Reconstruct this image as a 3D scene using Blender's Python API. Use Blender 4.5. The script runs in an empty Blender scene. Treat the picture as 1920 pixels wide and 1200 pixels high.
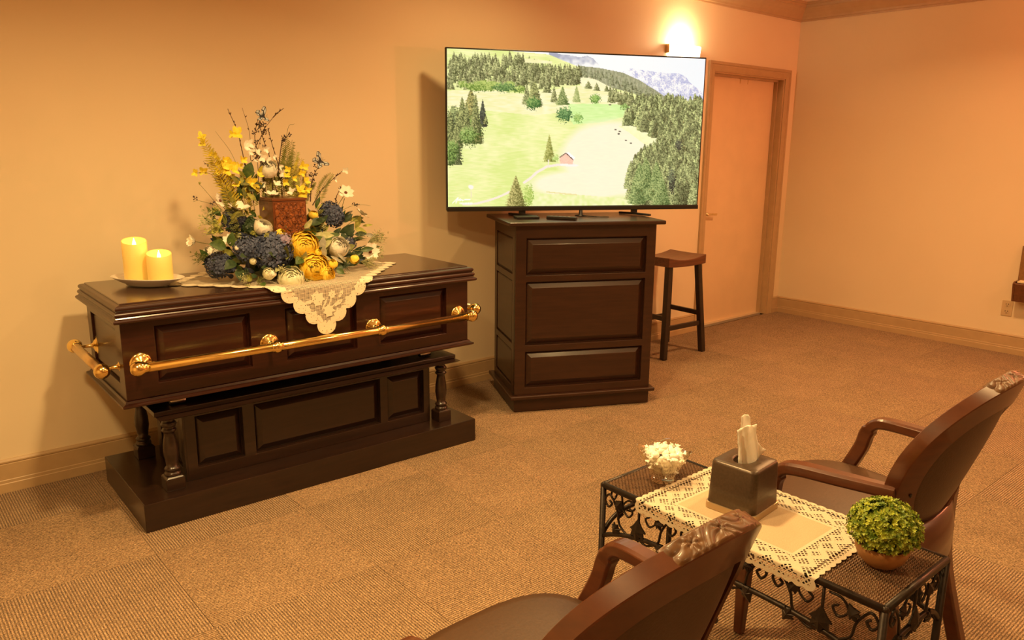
import bpy, bmesh, math, random
import numpy as np
from mathutils import Vector, Matrix
random.seed(7)
PI = math.pi
SC = bpy.context.scene
C = SC.collection

# ------------------------------------------------------------------ camera
CAM = Vector((-6.4205, -3.7353, 1.4616))
YAW, PITCH, ROLL, FPX = 0.7107, 0.2200, 0.0101, 1460.8
_f = Vector((math.sin(YAW)*math.cos(PITCH), math.cos(YAW)*math.cos(PITCH), -math.sin(PITCH)))
_r0 = Vector((math.cos(YAW), -math.sin(YAW), 0))
_u0 = _r0.cross(_f)
_r = math.cos(ROLL)*_r0 + math.sin(ROLL)*_u0
_u = -math.sin(ROLL)*_r0 + math.cos(ROLL)*_u0
cam_data = bpy.data.cameras.new('camera')
cam_data.sensor_width = 36.0
cam_data.lens = FPX/1920*36.0
cam_data.clip_start = 0.05
cam = bpy.data.objects.new('camera', cam_data)
C.objects.link(cam)
cam.matrix_world = Matrix(((_r.x, _u.x, -_f.x, CAM.x), (_r.y, _u.y, -_f.y, CAM.y), (_r.z, _u.z, -_f.z, CAM.z), (0, 0, 0, 1)))
SC.camera = cam

def at(px, py, Y):
    """world point at depth plane y=Y seen at a photo pixel (used to survey the flower arrangement)"""
    d = _f + _r*((px-960)/FPX) - _u*((py-600)/FPX)
    return CAM + d*((Y-CAM.y)/d.y)

# ------------------------------------------------------------------ world, lights, exposure
SC.view_settings.view_transform = 'Standard'
SC.view_settings.look = 'None'
SC.view_settings.gamma = 1.0
SC.view_settings.exposure = 0.0
SC.view_settings.use_curve_mapping = False
w = bpy.data.worlds.new('world'); SC.world = w; w.use_nodes = True
w.node_tree.nodes['Background'].inputs[0].default_value = (0.30, 0.16, 0.07, 1)
w.node_tree.nodes['Background'].inputs[1].default_value = 0.15

CEIL = 2.65
WARM = (1.0, 0.655, 0.27)
DOWNLIGHTS = [  # x, y, watts : recessed ceiling downlights of the room
    (-3.55, -0.98, 17, WARM), (-5.25, -1.95, 51, WARM), (-3.60, -3.10, 29, WARM), (-6.70, -2.30, 49, WARM),
    (-1.70, -1.90, 39, (1.0, 0.55, 0.22)), (-5.40, -4.60, 11, WARM), (-1.70, -4.60, 28, (1.0, 0.48, 0.22))]
for i, (x, y, e, col) in enumerate(DOWNLIGHTS):
    L = bpy.data.lights.new('downlight', 'AREA'); L.shape = 'DISK'; L.size = 0.20; L.spread = math.radians(150); L.energy = e; L.color = col
    o = bpy.data.objects.new('downlight_lamp', L); C.objects.link(o); o.location = (x, y, CEIL-0.012)

# ------------------------------------------------------------------ helpers
def link(o, parent=None, loc=None, rot=None):
    C.objects.link(o)
    if parent is not None: o.parent = parent
    if loc is not None: o.location = loc
    if rot is not None: o.rotation_euler = rot
    return o

def obj(name, bm, mat, parent=None, loc=None, rot=None, smooth=False, bevel=0, seg=2):
    if isinstance(bm, bmesh.types.BMesh):
        me = bpy.data.meshes.new(name)
        bmesh.ops.recalc_face_normals(bm, faces=bm.faces)
        bm.to_mesh(me); bm.free()
    else:
        me = bm
    if mat is not None and len(me.materials) == 0:
        for m in (mat if isinstance(mat, (list, tuple)) else [mat]): me.materials.append(m)
    if smooth:
        me.polygons.foreach_set('use_smooth', [True]*len(me.polygons))
        if smooth == 'auto': me.set_sharp_from_angle(angle=0.6)
    o = bpy.data.objects.new(name, me)
    link(o, parent, loc, rot)
    if bevel:
        b = o.modifiers.new('bevel', 'BEVEL'); b.width = bevel; b.segments = seg; b.limit_method = 'ANGLE'; b.angle_limit = 0.6
    return o

def thing(name, label, cat, loc=(0, 0, 0), rotz=0, group=None, kind=None):
    o = bpy.data.objects.new(name, None); C.objects.link(o)
    o.empty_display_size = 0.1
    o.location = loc; o.rotation_euler = (0, 0, rotz)
    o['label'] = label; o['category'] = cat
    if group: o['group'] = group
    if kind: o['kind'] = kind
    return o

def tag(o, label, cat, group=None, kind=None):
    o['label'] = label; o['category'] = cat
    if group: o['group'] = group
    if kind: o['kind'] = kind
    return o

def BM(): return bmesh.new()

def box(bm, x0, x1, y0, y1, z0, z1):
    v = [bm.verts.new(p) for p in ((x0,y0,z0),(x1,y0,z0),(x1,y1,z0),(x0,y1,z0),(x0,y0,z1),(x1,y0,z1),(x1,y1,z1),(x0,y1,z1))]
    for f in ((0,3,2,1),(4,5,6,7),(0,1,5,4),(1,2,6,5),(2,3,7,6),(3,0,4,7)): bm.faces.new([v[i] for i in f])
    return bm

def lathe(bm, prof, n=24, cx=0, cy=0, cap=True):
    """prof: list of (r, z)"""
    rings = []
    for r, z in prof:
        rings.append([bm.verts.new((cx+r*math.cos(2*PI*i/n), cy+r*math.sin(2*PI*i/n), z)) for i in range(n)])
    for a, b in zip(rings, rings[1:]):
        for i in range(n): bm.faces.new((a[i], a[(i+1) % n], b[(i+1) % n], b[i]))
    if cap:
        bm.faces.new(rings[0][::-1]); bm.faces.new(rings[-1])
    return bm

def loft(bm, rings, close_ends=True, closed=False):
    """rings: list of lists of points, all same length, each ring closed"""
    R = [[bm.verts.new(p) for p in ring] for ring in rings]
    n = len(R[0]); pairs = list(zip(R, R[1:]))
    if closed: pairs.append((R[-1], R[0]))
    for a, b in pairs:
        for i in range(n): bm.faces.new((a[i], a[(i+1) % n], b[(i+1) % n], b[i]))
    if close_ends and not closed:
        bm.faces.new(R[0][::-1]); bm.faces.new(R[-1])
    return bm

def frames(pts, up=Vector((0, 0, 1))):
    out = []
    for i, p in enumerate(pts):
        a = pts[max(0, i-1)]; b = pts[min(len(pts)-1, i+1)]
        t = (Vector(b)-Vector(a)).normalized()
        s = t.cross(up)
        if s.length < 1e-4: s = t.cross(Vector((0, 1, 0.01)))
        s.normalize(); n = s.cross(t).normalized()
        out.append((Vector(p), t, s, n))
    return out

def tube(bm, pts, r, n=8, up=Vector((0, 0, 1)), caps=True):
    """r: radius or list of radii"""
    rr = r if isinstance(r, (list, tuple)) else [r]*len(pts)
    pts = [Vector(p) for p in pts]
    rings = []
    # parallel transport
    fr = frames(pts, up); s = fr[0][2]
    for (p, t, s0, n0), q in zip(fr, rr):
        s = (s - t*s.dot(t))
        if s.length < 1e-5: s = s0
        s.normalize(); nn = s.cross(t)
        rings.append([p + s*(q*math.cos(2*PI*i/n)) + nn*(q*math.sin(2*PI*i/n)) for i in range(n)])
    return loft(bm, rings, caps)

def sweep_rect(bm, pts, w_, h_, up=Vector((0, 0, 1)), rnd=0.25):
    ww = w_ if isinstance(w_, (list, tuple)) else [w_]*len(pts)
    hh = h_ if isinstance(h_, (list, tuple)) else [h_]*len(pts)
    rings = []
    for (p, t, s, n), a, b in zip(frames([Vector(q) for q in pts], up), ww, hh):
        a /= 2; b /= 2; k = rnd*min(a, b)
        oc = [(a, b-k), (a-k, b), (-a+k, b), (-a, b-k), (-a, -b+k), (-a+k, -b), (a-k, -b), (a, -b+k)]
        rings.append([p + s*x + n*y for x, y in oc])
    return loft(bm, rings)

def cr(pts, n=8):
    """Catmull-Rom resample"""
    P = [Vector(p) for p in pts]; P = [2*P[0]-P[1]] + P + [2*P[-1]-P[-2]]
    out = []
    for i in range(1, len(P)-2):
        for k in range(n):
            t = k/n
            out.append(0.5*((2*P[i]) + (P[i+1]-P[i-1])*t + (2*P[i-1]-5*P[i]+4*P[i+1]-P[i+2])*t*t + (3*P[i]-P[i-1]-3*P[i+1]+P[i+2])*t**3))
    out.append(P[-2]); return out

def extrude_profile(bm, prof, path):
    """prof: list of (d,z) offsets; path: function d,z,i-> point for each station"""
    rings = [[path(d, z, i) for d, z in prof] for i in range(len(path.stations))]
    return loft(bm, rings)

def rect_mould(bm, hx, hy, prof, cx=0, cy=0):
    """closed moulding running round a rectangle; prof: closed list of (outward, z)"""
    rings = []
    for sx, sy in ((-1, -1), (1, -1), (1, 1), (-1, 1)):
        rings.append([(cx+sx*(hx+d), cy+sy*(hy+d), z) for d, z in prof])
    return loft(bm, rings, closed=True)

def face_frame(bm, x0, x1, z0, z1, holes, y, th):
    """a joinery frame of stiles and rails with rectangular openings, front at y, going back +th"""
    xs = sorted({x0, x1, *[h[0] for h in holes], *[h[1] for h in holes]})
    zs = sorted({z0, z1, *[h[2] for h in holes], *[h[3] for h in holes]})
    V = {}
    def v(x, z):
        if (x, z) not in V: V[(x, z)] = bm.verts.new((x, y+th, z))
        return V[(x, z)]
    fs = []
    for a, b in zip(xs, xs[1:]):
        for c, d in zip(zs, zs[1:]):
            mx, mz = (a+b)/2, (c+d)/2
            if any(h[0] < mx < h[1] and h[2] < mz < h[3] for h in holes): continue
            fs.append(bm.faces.new((v(a, c), v(b, c), v(b, d), v(a, d))))
    r = bmesh.ops.extrude_face_region(bm, geom=fs)
    for e in r['geom']:
        if isinstance(e, bmesh.types.BMVert): e.co.y -= th
    return bm

def raised_panel(hole, y_back, lip, slope, gap=0.0012):
    """raised-and-fielded panel facing -y, filling an opening"""
    x0, x1, z0, z1 = hole; x0 += gap; x1 -= gap; z0 += gap; z1 -= gap
    bm = BM(); rings = []
    for ins, dy in ((0, 0.012), (0, 0), (0.006, -0.0005), (0.0075, -0.003), (slope, -lip), (slope+0.002, -lip-0.0008)):
        rings.append([(x0+ins, y_back+dy, z0+ins), (x1-ins, y_back+dy, z0+ins), (x1-ins, y_back+dy, z1-ins), (x0+ins, y_back+dy, z1-ins)])
    return loft(bm, rings)

def prism(bm, poly, z0, z1):
    a = [bm.verts.new((x, y, z0)) for x, y in poly]; b = [bm.verts.new((x, y, z1)) for x, y in poly]
    n = len(poly); bm.faces.new(a[::-1]); bm.faces.new(b)
    for i in range(n): bm.faces.new((a[i], a[(i+1) % n], b[(i+1) % n], b[i]))
    return bm

def ico(bm, c, r, sub=2, sc=(1, 1, 1), rot=None):
    m = Matrix.Translation(c)
    if rot is not None: m = m @ rot.to_4x4()
    m = m @ Matrix.Diagonal((r*sc[0], r*sc[1], r*sc[2], 1))
    bmesh.ops.create_icosphere(bm, subdivisions=sub, radius=1, matrix=m)
    return bm

def look(d, up=Vector((0, 0, 1))):
    """rotation whose z axis is d"""
    z = Vector(d).normalized(); x = up.cross(z)
    if x.length < 1e-4: x = Vector((1, 0, 0))
    x.normalize(); y = z.cross(x)
    return Matrix((x, y, z)).transposed()

def dup(root, loc, rotz, label=None):
    r = root.copy(); C.objects.link(r); r.location = loc; r.rotation_euler = (0, 0, rotz)
    if label: r['label'] = label
    for ch in list(root.children):
        c = ch.copy(); C.objects.link(c); c.parent = r
        for g in ch.children:
            d = g.copy(); C.objects.link(d); d.parent = c
    return r

# ------------------------------------------------------------------ materials
class SH:
    def __init__(s, name):
        s.mat = bpy.data.materials.new(name); s.mat.use_nodes = True
        s.nt = s.mat.node_tree; s.b = s.nt.nodes['Principled BSDF']; s.out = s.nt.nodes['Material Output']
    def node(s, t, **kw):
        n = s.nt.nodes.new(t)
        for k, v in kw.items(): setattr(n, k, v)
        return n
    def put(s, sock, v):
        if hasattr(v, 'links') or isinstance(v, bpy.types.NodeSocket): s.nt.links.new(v, sock)
        else: sock.default_value = v
    def m(s, op, a, b=None, c=None):
        n = s.node('ShaderNodeMath', operation=op); s.put(n.inputs[0], a)
        if b is not None: s.put(n.inputs[1], b)
        if c is not None: s.put(n.inputs[2], c)
        return n.outputs[0]
    def coord(s, kind='Object'):
        return s.node('ShaderNodeTexCoord').outputs[kind]
    def mapping(s, v, scale=(1, 1, 1), loc=(0, 0, 0), rot=(0, 0, 0)):
        n = s.node('ShaderNodeMapping'); s.put(n.inputs[0], v); n.inputs['Scale'].default_value = scale
        n.inputs['Location'].default_value = loc; n.inputs['Rotation'].default_value = rot
        return n.outputs[0]
    def noise(s, v, scale, detail=3, rough=0.5):
        n = s.node('ShaderNodeTexNoise'); s.put(n.inputs['Vector'], v); n.inputs['Scale'].default_value = scale
        n.inputs['Detail'].default_value = detail; n.inputs['Roughness'].default_value = rough
        return n.outputs['Fac']
    def voronoi(s, v, scale, feature='F1'):
        n = s.node('ShaderNodeTexVoronoi', feature=feature); s.put(n.inputs['Vector'], v); n.inputs['Scale'].default_value = scale
        return n.outputs['Distance']
    def ramp(s, f, stops):
        n = s.node('ShaderNodeValToRGB'); s.put(n.inputs[0], f); e = n.color_ramp.elements
        while len(e) < len(stops): e.new(0.5)
        for el, (p, c) in zip(e, stops): el.position = p; el.color = (*c, 1)
        return n.outputs[0]
    def bump(s, h, strength=0.3, dist=0.01):
        n = s.node('ShaderNodeBump'); s.put(n.inputs['Height'], h); n.inputs['Strength'].default_value = strength; n.inputs['Distance'].default_value = dist
        s.nt.links.new(n.outputs[0], s.b.inputs['Normal'])
    def set(s, **kw):
        for k, v in kw.items(): s.put(s.b.inputs[k.replace('_', ' ')], v)
        return s.mat
    def xyz(s, v):
        n = s.node('ShaderNodeSeparateXYZ'); s.put(n.inputs[0], v); return n.outputs
    def cut(s, mask):
        """mask 1 = cloth, 0 = hole"""
        t = s.node('ShaderNodeBsdfTransparent'); mx = s.node('ShaderNodeMixShader')
        s.put(mx.inputs[0], mask); s.nt.links.new(t.outputs[0], mx.inputs[1]); s.nt.links.new(s.b.outputs[0], mx.inputs[2])
        s.nt.links.new(mx.outputs[0], s.out.inputs['Surface'])

def plain(name, col, rough=0.5, metal=0.0, var=0.0, scale=20, bump=0.0, **kw):
    s = SH(name)
    col4 = (*col, 1)
    if var:
        v = s.noise(s.coord(), scale, 4)
        lo = tuple(c*(1-var) for c in col); hi = tuple(min(1, c*(1+var)) for c in col)
        s.set(Base_Color=s.ramp(v, [(0.3, lo), (0.7, hi)]))
        if bump: s.bump(v, bump, 0.004)
    else: s.set(Base_Color=col4)
    s.set(Roughness=rough, Metallic=metal)
    for k, v in kw.items(): s.b.inputs[k.replace('_', ' ')].default_value = v
    return s.mat

def wood(name, dark, light, rough=0.3, coat=0.4, scale=(2, 30, 30)):
    s = SH(name)
    c = s.mapping(s.coord(), scale)
    g = s.noise(c, 2.2, 6, 0.6)
    s.set(Base_Color=s.ramp(g, [(0.32, dark), (0.7, light)]), Roughness=rough)
    s.b.inputs['Coat Weight'].default_value = coat; s.b.inputs['Coat Roughness'].default_value = 0.12
    s.bump(g, 0.05, 0.002)
    return s.mat

M = {}
def mk_wall():
    s = SH('wall_paint'); v = s.noise(s.coord(), 420, 2); v2 = s.noise(s.coord(), 1.6, 2)
    s.set(Base_Color=s.ramp(v2, [(0.3, (0.80, 0.665, 0.45)), (0.7, (0.83, 0.695, 0.475))]), Roughness=0.62); s.bump(v, 0.12, 0.002)
    return s.mat
M['wall'] = mk_wall()
M['ceil'] = plain('ceiling_paint', (0.78, 0.68, 0.54), 0.8, var=0.03, scale=300)
M['trim'] = plain('trim_paint', (0.50, 0.345, 0.185), 0.42, var=0.05, scale=14)
M['door'] = plain('door_paint', (0.80, 0.60, 0.37), 0.45, var=0.03, scale=6)
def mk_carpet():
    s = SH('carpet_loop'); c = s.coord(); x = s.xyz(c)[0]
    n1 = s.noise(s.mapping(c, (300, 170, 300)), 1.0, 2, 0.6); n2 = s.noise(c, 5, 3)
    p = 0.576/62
    rib = s.m('DIVIDE', s.m('PINGPONG', s.m('ADD', x, 0.2874), p/2), p/2)      # 0 in the groove, 1 on the rib: groove shade painted into the colour
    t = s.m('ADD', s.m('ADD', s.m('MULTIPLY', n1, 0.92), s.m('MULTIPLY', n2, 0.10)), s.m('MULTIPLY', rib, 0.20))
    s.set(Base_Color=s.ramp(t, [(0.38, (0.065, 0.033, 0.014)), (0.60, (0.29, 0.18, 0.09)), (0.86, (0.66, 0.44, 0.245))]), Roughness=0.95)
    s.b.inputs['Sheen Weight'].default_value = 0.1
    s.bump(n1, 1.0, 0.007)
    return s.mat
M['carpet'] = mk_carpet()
M['subfloor'] = plain('subfloor', (0.12, 0.075, 0.04), 0.9, var=0.1)
M['mahog'] = wood('mahogany', (0.020, 0.0044, 0.0022), (0.040, 0.0098, 0.0046), 0.33, 0.22)
M['espresso'] = wood('espresso_wood', (0.0135, 0.0062, 0.004), (0.026, 0.0115, 0.007), 0.28, 0.35)
M['cabinet'] = wood('cabinet_wood', (0.024, 0.0080, 0.0036), (0.042, 0.0145, 0.0065), 0.36, 0.2)
M['stool'] = wood('stool_wood', (0.075, 0.022, 0.008), (0.15, 0.048, 0.018), 0.36, 0.25)
M['stool_leg'] = wood('stool_leg_wood', (0.012, 0.006, 0.004), (0.024, 0.011, 0.006), 0.4, 0.2)
M['brass'] = plain('polished_brass', (0.93, 0.70, 0.26), 0.17, 1.0, var=0.06, scale=30)
M['dull_brass'] = plain('brushed_brass', (0.80, 0.62, 0.34), 0.36, 1.0, var=0.06, scale=40)
M['chairwood'] = wood('chair_wood', (0.066, 0.016, 0.005), (0.110, 0.030, 0.009), 0.34, 0.35, (5, 5, 14))
M['carve'] = wood('carved_wood', (0.075, 0.030, 0.008), (0.16, 0.068, 0.017), 0.46, 0.08)
M['vinyl'] = plain('brown_vinyl', (0.060, 0.027, 0.011), 0.42, var=0.12, scale=160, bump=0.12)
M['iron'] = plain('dark_iron', (0.028, 0.019, 0.014), 0.42, 0.55, var=0.3, scale=60, bump=0.15)
M['wicker'] = plain('woven_strip', (0.15, 0.082, 0.042), 0.5, 0.25, var=0.3, scale=90)
M['cloth'] = plain('linen', (0.80, 0.68, 0.46), 0.9, var=0.06, scale=120)
M['black'] = plain('black_plastic', (0.012, 0.010, 0.009), 0.38)
M['steel'] = plain('steel', (0.55, 0.52, 0.48), 0.28, 1.0)
M['white_glaze'] = plain('white_glaze', (0.80, 0.74, 0.64), 0.18, Coat_Weight=0.5)
M['ivory'] = plain('ivory_plastic', (0.62, 0.46, 0.27), 0.4)
M['slot'] = plain('dark_slot', (0.02, 0.012, 0.008), 0.7)
M['urn'] = None

# ------------------------------------------------------------------ the room
X0, Y0 = -8.0, -6.6          # far left / behind the camera
DOOR = (-1.188, -0.180, 0.0, 2.037)
def struct(name, bm, mat, label, **kw):
    o = obj(name, bm, mat, **kw); o['kind'] = 'structure'; o['label'] = label; return o
fl = struct('floor', box(BM(), X0, 0, Y0, 0.14, -0.06, -0.012), M['subfloor'], 'brown carpet tile floor laid in quarter-turned squares')
# carpet tiles: ribs are real corrugation, alternate tiles turned a quarter
TS = 0.576
def tile_mesh():
    bm = BM(); nr = 62; h = TS/2-0.0006; p = 2*h/nr
    xs = []
    for i in range(nr):
        x = -h+i*p
        xs += [(x, -0.0008), (x+p*0.25, 0.0016), (x+p*0.75, 0.0016)]
    xs.append((h, -0.0008))
    a, b_ = [[bm.verts.new((x, y, z)) for x, z in xs] for y in (-h, h)]
    for i in range(len(xs)-1): bm.faces.new((a[i], a[i+1], b_[i+1], b_[i]))
    for y in (-h, h):      # cut ends of the tile
        v = [bm.verts.new((x, y, z)) for x, z in xs]; bm.faces.new(v+[bm.verts.new((h, y, -0.010)), bm.verts.new((-h, y, -0.010))])
    me = bpy.data.meshes.new('carpet_tile'); bm.to_mesh(me); bm.free()
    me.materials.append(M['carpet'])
    return me
tile = tile_mesh()
gx, gy = -5.715, -0.373
for i in range(-4, 11):
    for j in range(-1, 12):
        cx, cy = gx+(i+0.5)*TS, gy-(j+0.5)*TS
        sx = sy = 1.0
        xa, xb, ya, yb = cx-TS/2, cx+TS/2, cy-TS/2, cy+TS/2
        xa, xb, ya, yb = max(xa, X0), min(xb, 0.0), max(ya, Y0), min(yb, 0.0)
        if xb-xa < 0.02 or yb-ya < 0.02: continue
        turn = (i+j) % 2 == 1
        t = bpy.data.objects.new('carpet_tile', tile); C.objects.link(t); t.parent = fl
        t.location = ((xa+xb)/2, (ya+yb)/2, 0)
        fx, fy = (xb-xa)/TS, (yb-ya)/TS
        if turn: t.rotation_euler = (0, 0, PI/2); t.scale = (fy, fx, 1)
        else: t.scale = (fx, fy, 1)

struct('ceiling', box(BM(), X0, 0.14, Y0, 0.14, CEIL, CEIL+0.1), M['ceil'], 'pale painted ceiling above dark crown moulding')
struct('wall_back', face_frame(BM(), X0, 0.14, 0, CEIL, [DOOR], 0.0, 0.14), M['wall'], 'warm cream painted wall behind the casket and television')
struct('wall_right', box(BM(), 0, 0.14, Y0, -0.0005, 0, CEIL), M['wall'], 'warm cream painted wall beside the door')
struct('wall_left', box(BM(), X0-0.14, X0, Y0, 0.14, 0, CEIL), M['wall'], 'warm cream painted wall beyond the left of the view')
struct('wall_front', box(BM(), X0, 0.14, Y0-0.14, Y0, 0, CEIL), M['wall'], 'warm cream painted wall behind the viewer')
HB = 0.1457
bp = [(0, 0), (0.016, 0), (0.016, 0.040), (0.0135, 0.043), (0.0135, 0.055), (0.0115, 0.058), (0.0115, 0.124), (0.008, 0.127), (0.0115, 0.131), (0.0115, 0.137), (0.006, HB), (0, HB)]
def run_x(prof, xa, xb): return loft(BM(), [[(x, -d, z) for d, z in prof] for x in (xa, xb)])
def run_y(prof, ya, yb): return loft(BM(), [[(-d, y, z) for d, z in prof] for y in (ya, yb)])
b1 = struct('baseboard_back', run_x(bp, X0, -1.262), M['trim'], 'tan grooved baseboard along the wall behind the casket')
obj('baseboard_return', run_x(bp, -0.102, -0.0002), M['trim'], b1)
struct('baseboard_right', run_y(bp, Y0, -0.0002), M['trim'], 'tan grooved baseboard along the wall beside the door')
cz = 2.509
cp = [(0, CEIL), (0, cz), (0.010, cz), (0.012, cz+0.012), (0.020, cz+0.016), (0.024, cz+0.030), (0.045, cz+0.060), (0.072, cz+0.086), (0.080, cz+0.098), (0.088, cz+0.100), (0.092, cz+0.118), (0.105, cz+0.122), (0.105, CEIL)]
struct('trim_1', run_x(cp, X0, -0.0002), M['trim'], 'brown crown moulding above the casket wall')
struct('trim_2', run_y(cp, Y0, -0.0002), M['trim'], 'brown crown moulding above the wall beside the door')

# door
M['champ'] = plain('threshold_metal', (0.75, 0.66, 0.52), 0.4, 0.6)
d = thing('door_1', 'flush tan door with brass lever in a moulded frame', 'door', kind='structure')
xl, xr, zt = -1.262, -0.102, 2.11
il, ir, it = DOOR[0], DOOR[1], DOOR[3]
casp = [(0.000, 0), (0.000, -0.017), (0.020, -0.017), (0.023, -0.013), (0.030, -0.013), (0.033, -0.016), (0.060, -0.012), (0.074, -0.009), (0.0745, 0)]
# casing: moulding mitred round the opening; profile d = distance from the outer edge inwards
def casing():
    bm = BM(); R = []
    for (x, z, sx, sz) in ((xl, 0, 1, 0), (xl, zt, 1, -1), (xr, zt, -1, -1), (xr, 0, -1, 0)):
        R.append([(x+sx*q, y, z+sz*q) for q, y in casp])
    return loft(bm, R)
obj('casing', casing(), M['trim'], d)
jb = BM(); box(jb, il-0.004, il+0.012, -0.001, 0.139, 0, it); box(jb, ir-0.012, ir+0.004, -0.001, 0.139, 0, it); box(jb, il+0.012, ir-0.012, -0.001, 0.139, it-0.012, it+0.002)
box(jb, ir-0.026, ir-0.012, 0.05, 0.082, 0, it-0.012); box(jb, il+0.012, il+0.026, 0.05, 0.082, 0, it-0.012); box(jb, il+0.026, ir-0.026, 0.05, 0.082, it-0.026, it-0.012)
obj('jamb', jb, M['trim'], d)
leaf = obj('door_leaf', box(BM(), il+0.0155, ir-0.0155, 0.0835, 0.127, 0.008, it-0.0155), M['door'], d)
th = obj('threshold', box(BM(), il+0.012, ir-0.012, 0.045, 0.135, -0.011, 0.0075), M['champ'], d)
hx = il+0.10
hb = lathe(BM(), [(0.028, 0), (0.028, 0.004), (0.022, 0.008), (0.011, 0.010), (0.011, 0.045), (0.0, 0.046)], 20)
bmesh.ops.rotate(hb, verts=hb.verts, cent=(0, 0, 0), matrix=Matrix.Rotation(PI/2, 3, 'X'))
hnd = obj('door_handle', hb, M['dull_brass'], d, (hx, 0.083, 0.935), smooth=True); hnd['label'] = 'brass lever handle'
obj('lever', sweep_rect(BM(), [(0, -0.040, 0), (0.03, -0.046, 0), (0.11, -0.046, -0.004)], 0.014, 0.016), M['dull_brass'], hnd, bevel=0.003)
hk = BM()
for q in (0.42, 0.53): box(hk, ir-q, ir-q+0.008, 0.080, 0.0834, it-0.062, it-0.026)
obj('hook', hk, M['dull_brass'], d)

# recessed downlights (fixtures)
first = None
for i, (x, y, e, col) in enumerate(DOWNLIGHTS):
    if first is None:
        rb = lathe(BM(), [(0.070, -0.010), (0.094, -0.006), (0.098, -0.0005), (0.070, -0.0005)], 32, cap=False)
        first = obj('recessed_downlight', rb, M['white_glaze'], None, (x, y, CEIL), smooth=True); o = first
    else:
        o = first.copy(); C.objects.link(o); o.location = (x, y, CEIL)
    tag(o, 'round white recessed downlight ring in the ceiling', 'downlight', 'recessed ceiling downlights')

# wall sconce
def sconce(name, loc, rotz, label, col, energy):
    s = thing(name, label, 'wall lamp', loc, rotz)
    obj('backplate', box(BM(), -0.05, 0.05, -0.012, 0, -0.11, 0.02), M['dull_brass'], s, bevel=0.004)
    n = 20; rings = []
    for r, z in ((0.06, -0.125), (0.12, -0.118), (0.150, -0.07), (0.158, 0.0), (0.152, 0.0), (0.144, -0.068), (0.115, -0.112), (0.058, -0.119)):
        rings.append([(r*math.cos(PI+PI*i/n), -0.004+0.86*r*math.sin(PI+PI*i/n), z) for i in range(n+1)])
    bm = BM(); R = [[bm.verts.new(p) for p in g] for g in rings]
    for a, b in zip(R, R[1:]+R[:1]):
        for i in range(n): bm.faces.new((a[i], a[i+1], b[i+1], b[i]))
    sh = SH('sconce_glass'+name); sh.set(Base_Color=(0.9, 0.8, 0.62, 1), Roughness=0.4, Emission_Color=(1.0, 0.5+0.5*col[1], 0.35+0.65*col[2], 1), Emission_Strength=5.0)
    obj('glass_shade', bm, sh.mat, s, smooth=True)
    for sx in (-1, 1): obj('bracket', box(BM(), sx*0.163-0.005, sx*0.163+0.005, -0.03, 0, -0.05, 0.012), M['dull_brass'], s, bevel=0.002)
    bb = BM(); ico(bb, (0, -0.055, -0.03), 0.024, 2, (1, 1, 1.3))
    bu = SH('bulb'+name); bu.set(Base_Color=(1, 0.9, 0.7, 1), Emission_Color=(*col, 1), Emission_Strength=60.0)
    obj('bulb', bb, bu.mat, s, smooth=True)
    L = bpy.data.lights.new('sconce_lamp', 'POINT'); L.energy = energy; L.color = col; L.shadow_soft_size = 0.03
    lo = bpy.data.objects.new('sconce_lamp', L); C.objects.link(lo); lo.parent = s; lo.location = (0, -0.075, 0.03)
    return s
sconce('wall_sconce', (-1.615, 0, 2.170), 0, 'lit half-bowl glass sconce on the wall above the television', (1.0, 0.72, 0.40), 8)
sconce('wall_sconce', (0, -3.15, 1.9), -PI/2, 'added half-bowl sconce, out of view, for the rosy light on the wall beside the door', (1.0, 0.29, 0.14), 108)  # unseen fixture, added as a source for the rosy light on this side

# outlet
o = thing('wall_outlet', 'ivory duplex power outlet low on the wall beside the door', 'outlet', (0, -1.853, 0.334), -PI/2)
obj('plate', box(BM(), -0.036, 0.036, -0.006, -0.0001, -0.057, 0.057), M['ivory'], o, bevel=0.003)
for z in (0.026, -0.026):
    bm = BM(); prism(bm, [(0.019*math.cos(2*PI*i/16), 0.016*math.sin(2*PI*i/16)) for i in range(16)], 0, 0.002)
    bmesh.ops.rotate(bm, verts=bm.verts, cent=(0, 0, 0), matrix=Matrix.Rotation(PI/2, 3, 'X'))
    so = obj('socket', bm, M['ivory'], o, (0, -0.006, z))
    sl = BM()
    for sx in (-0.008, 0.008): box(sl, sx-0.0018, sx+0.0018, -0.0026, -0.0019, -0.001, 0.009)
    box(sl, -0.003, 0.003, -0.0026, -0.0019, -0.012, -0.007)
    obj('slot', sl, M['slot'], so)

# wooden rack at the right edge of the view, fixed to the right wall
rk = thing('wall_rack', 'brown wooden rack with a slanted back on the wall above the outlet', 'rack', (0, 0, 0))
M['rackwood'] = wood('rack_wood', (0.10, 0.035, 0.012), (0.17, 0.06, 0.02), 0.45, 0.15)
M['rackback'] = wood('rack_back_wood', (0.20, 0.10, 0.03), (0.28, 0.15, 0.05), 0.5, 0.1)
bm = BM(); prof = [(-0.0005, 0.405), (-0.10, 0.405), (-0.125, 0.535), (-0.118, 0.542), (-0.095, 0.445), (-0.0005, 0.445)]
loft(bm, [[(x, y, z) for x, z in prof] for y in (-2.55, -1.912)])
obj('tray', bm, M['rackwood'], rk, bevel=0.003)
for y in (-1.912, -2.55):
    bm = BM(); loft(bm, [[(x, yy, z) for x, z in ((-0.0005, 0.405), (-0.10, 0.405), (-0.125, 0.535), (-0.10, 0.55), (-0.0005, 0.55))] for yy in (y, y+0.012)])
    obj('side', bm, M['rackwood'], rk)
obj('back_panel', box(BM(), -0.045, -0.0005, -2.55, -1.905, 0.551, 0.80), M['rackback'], rk, bevel=0.002)
obj('lip', box(BM(), -0.116, -0.046, -2.53, -1.925, 0.545, 0.556), M['cloth'], rk)

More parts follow.
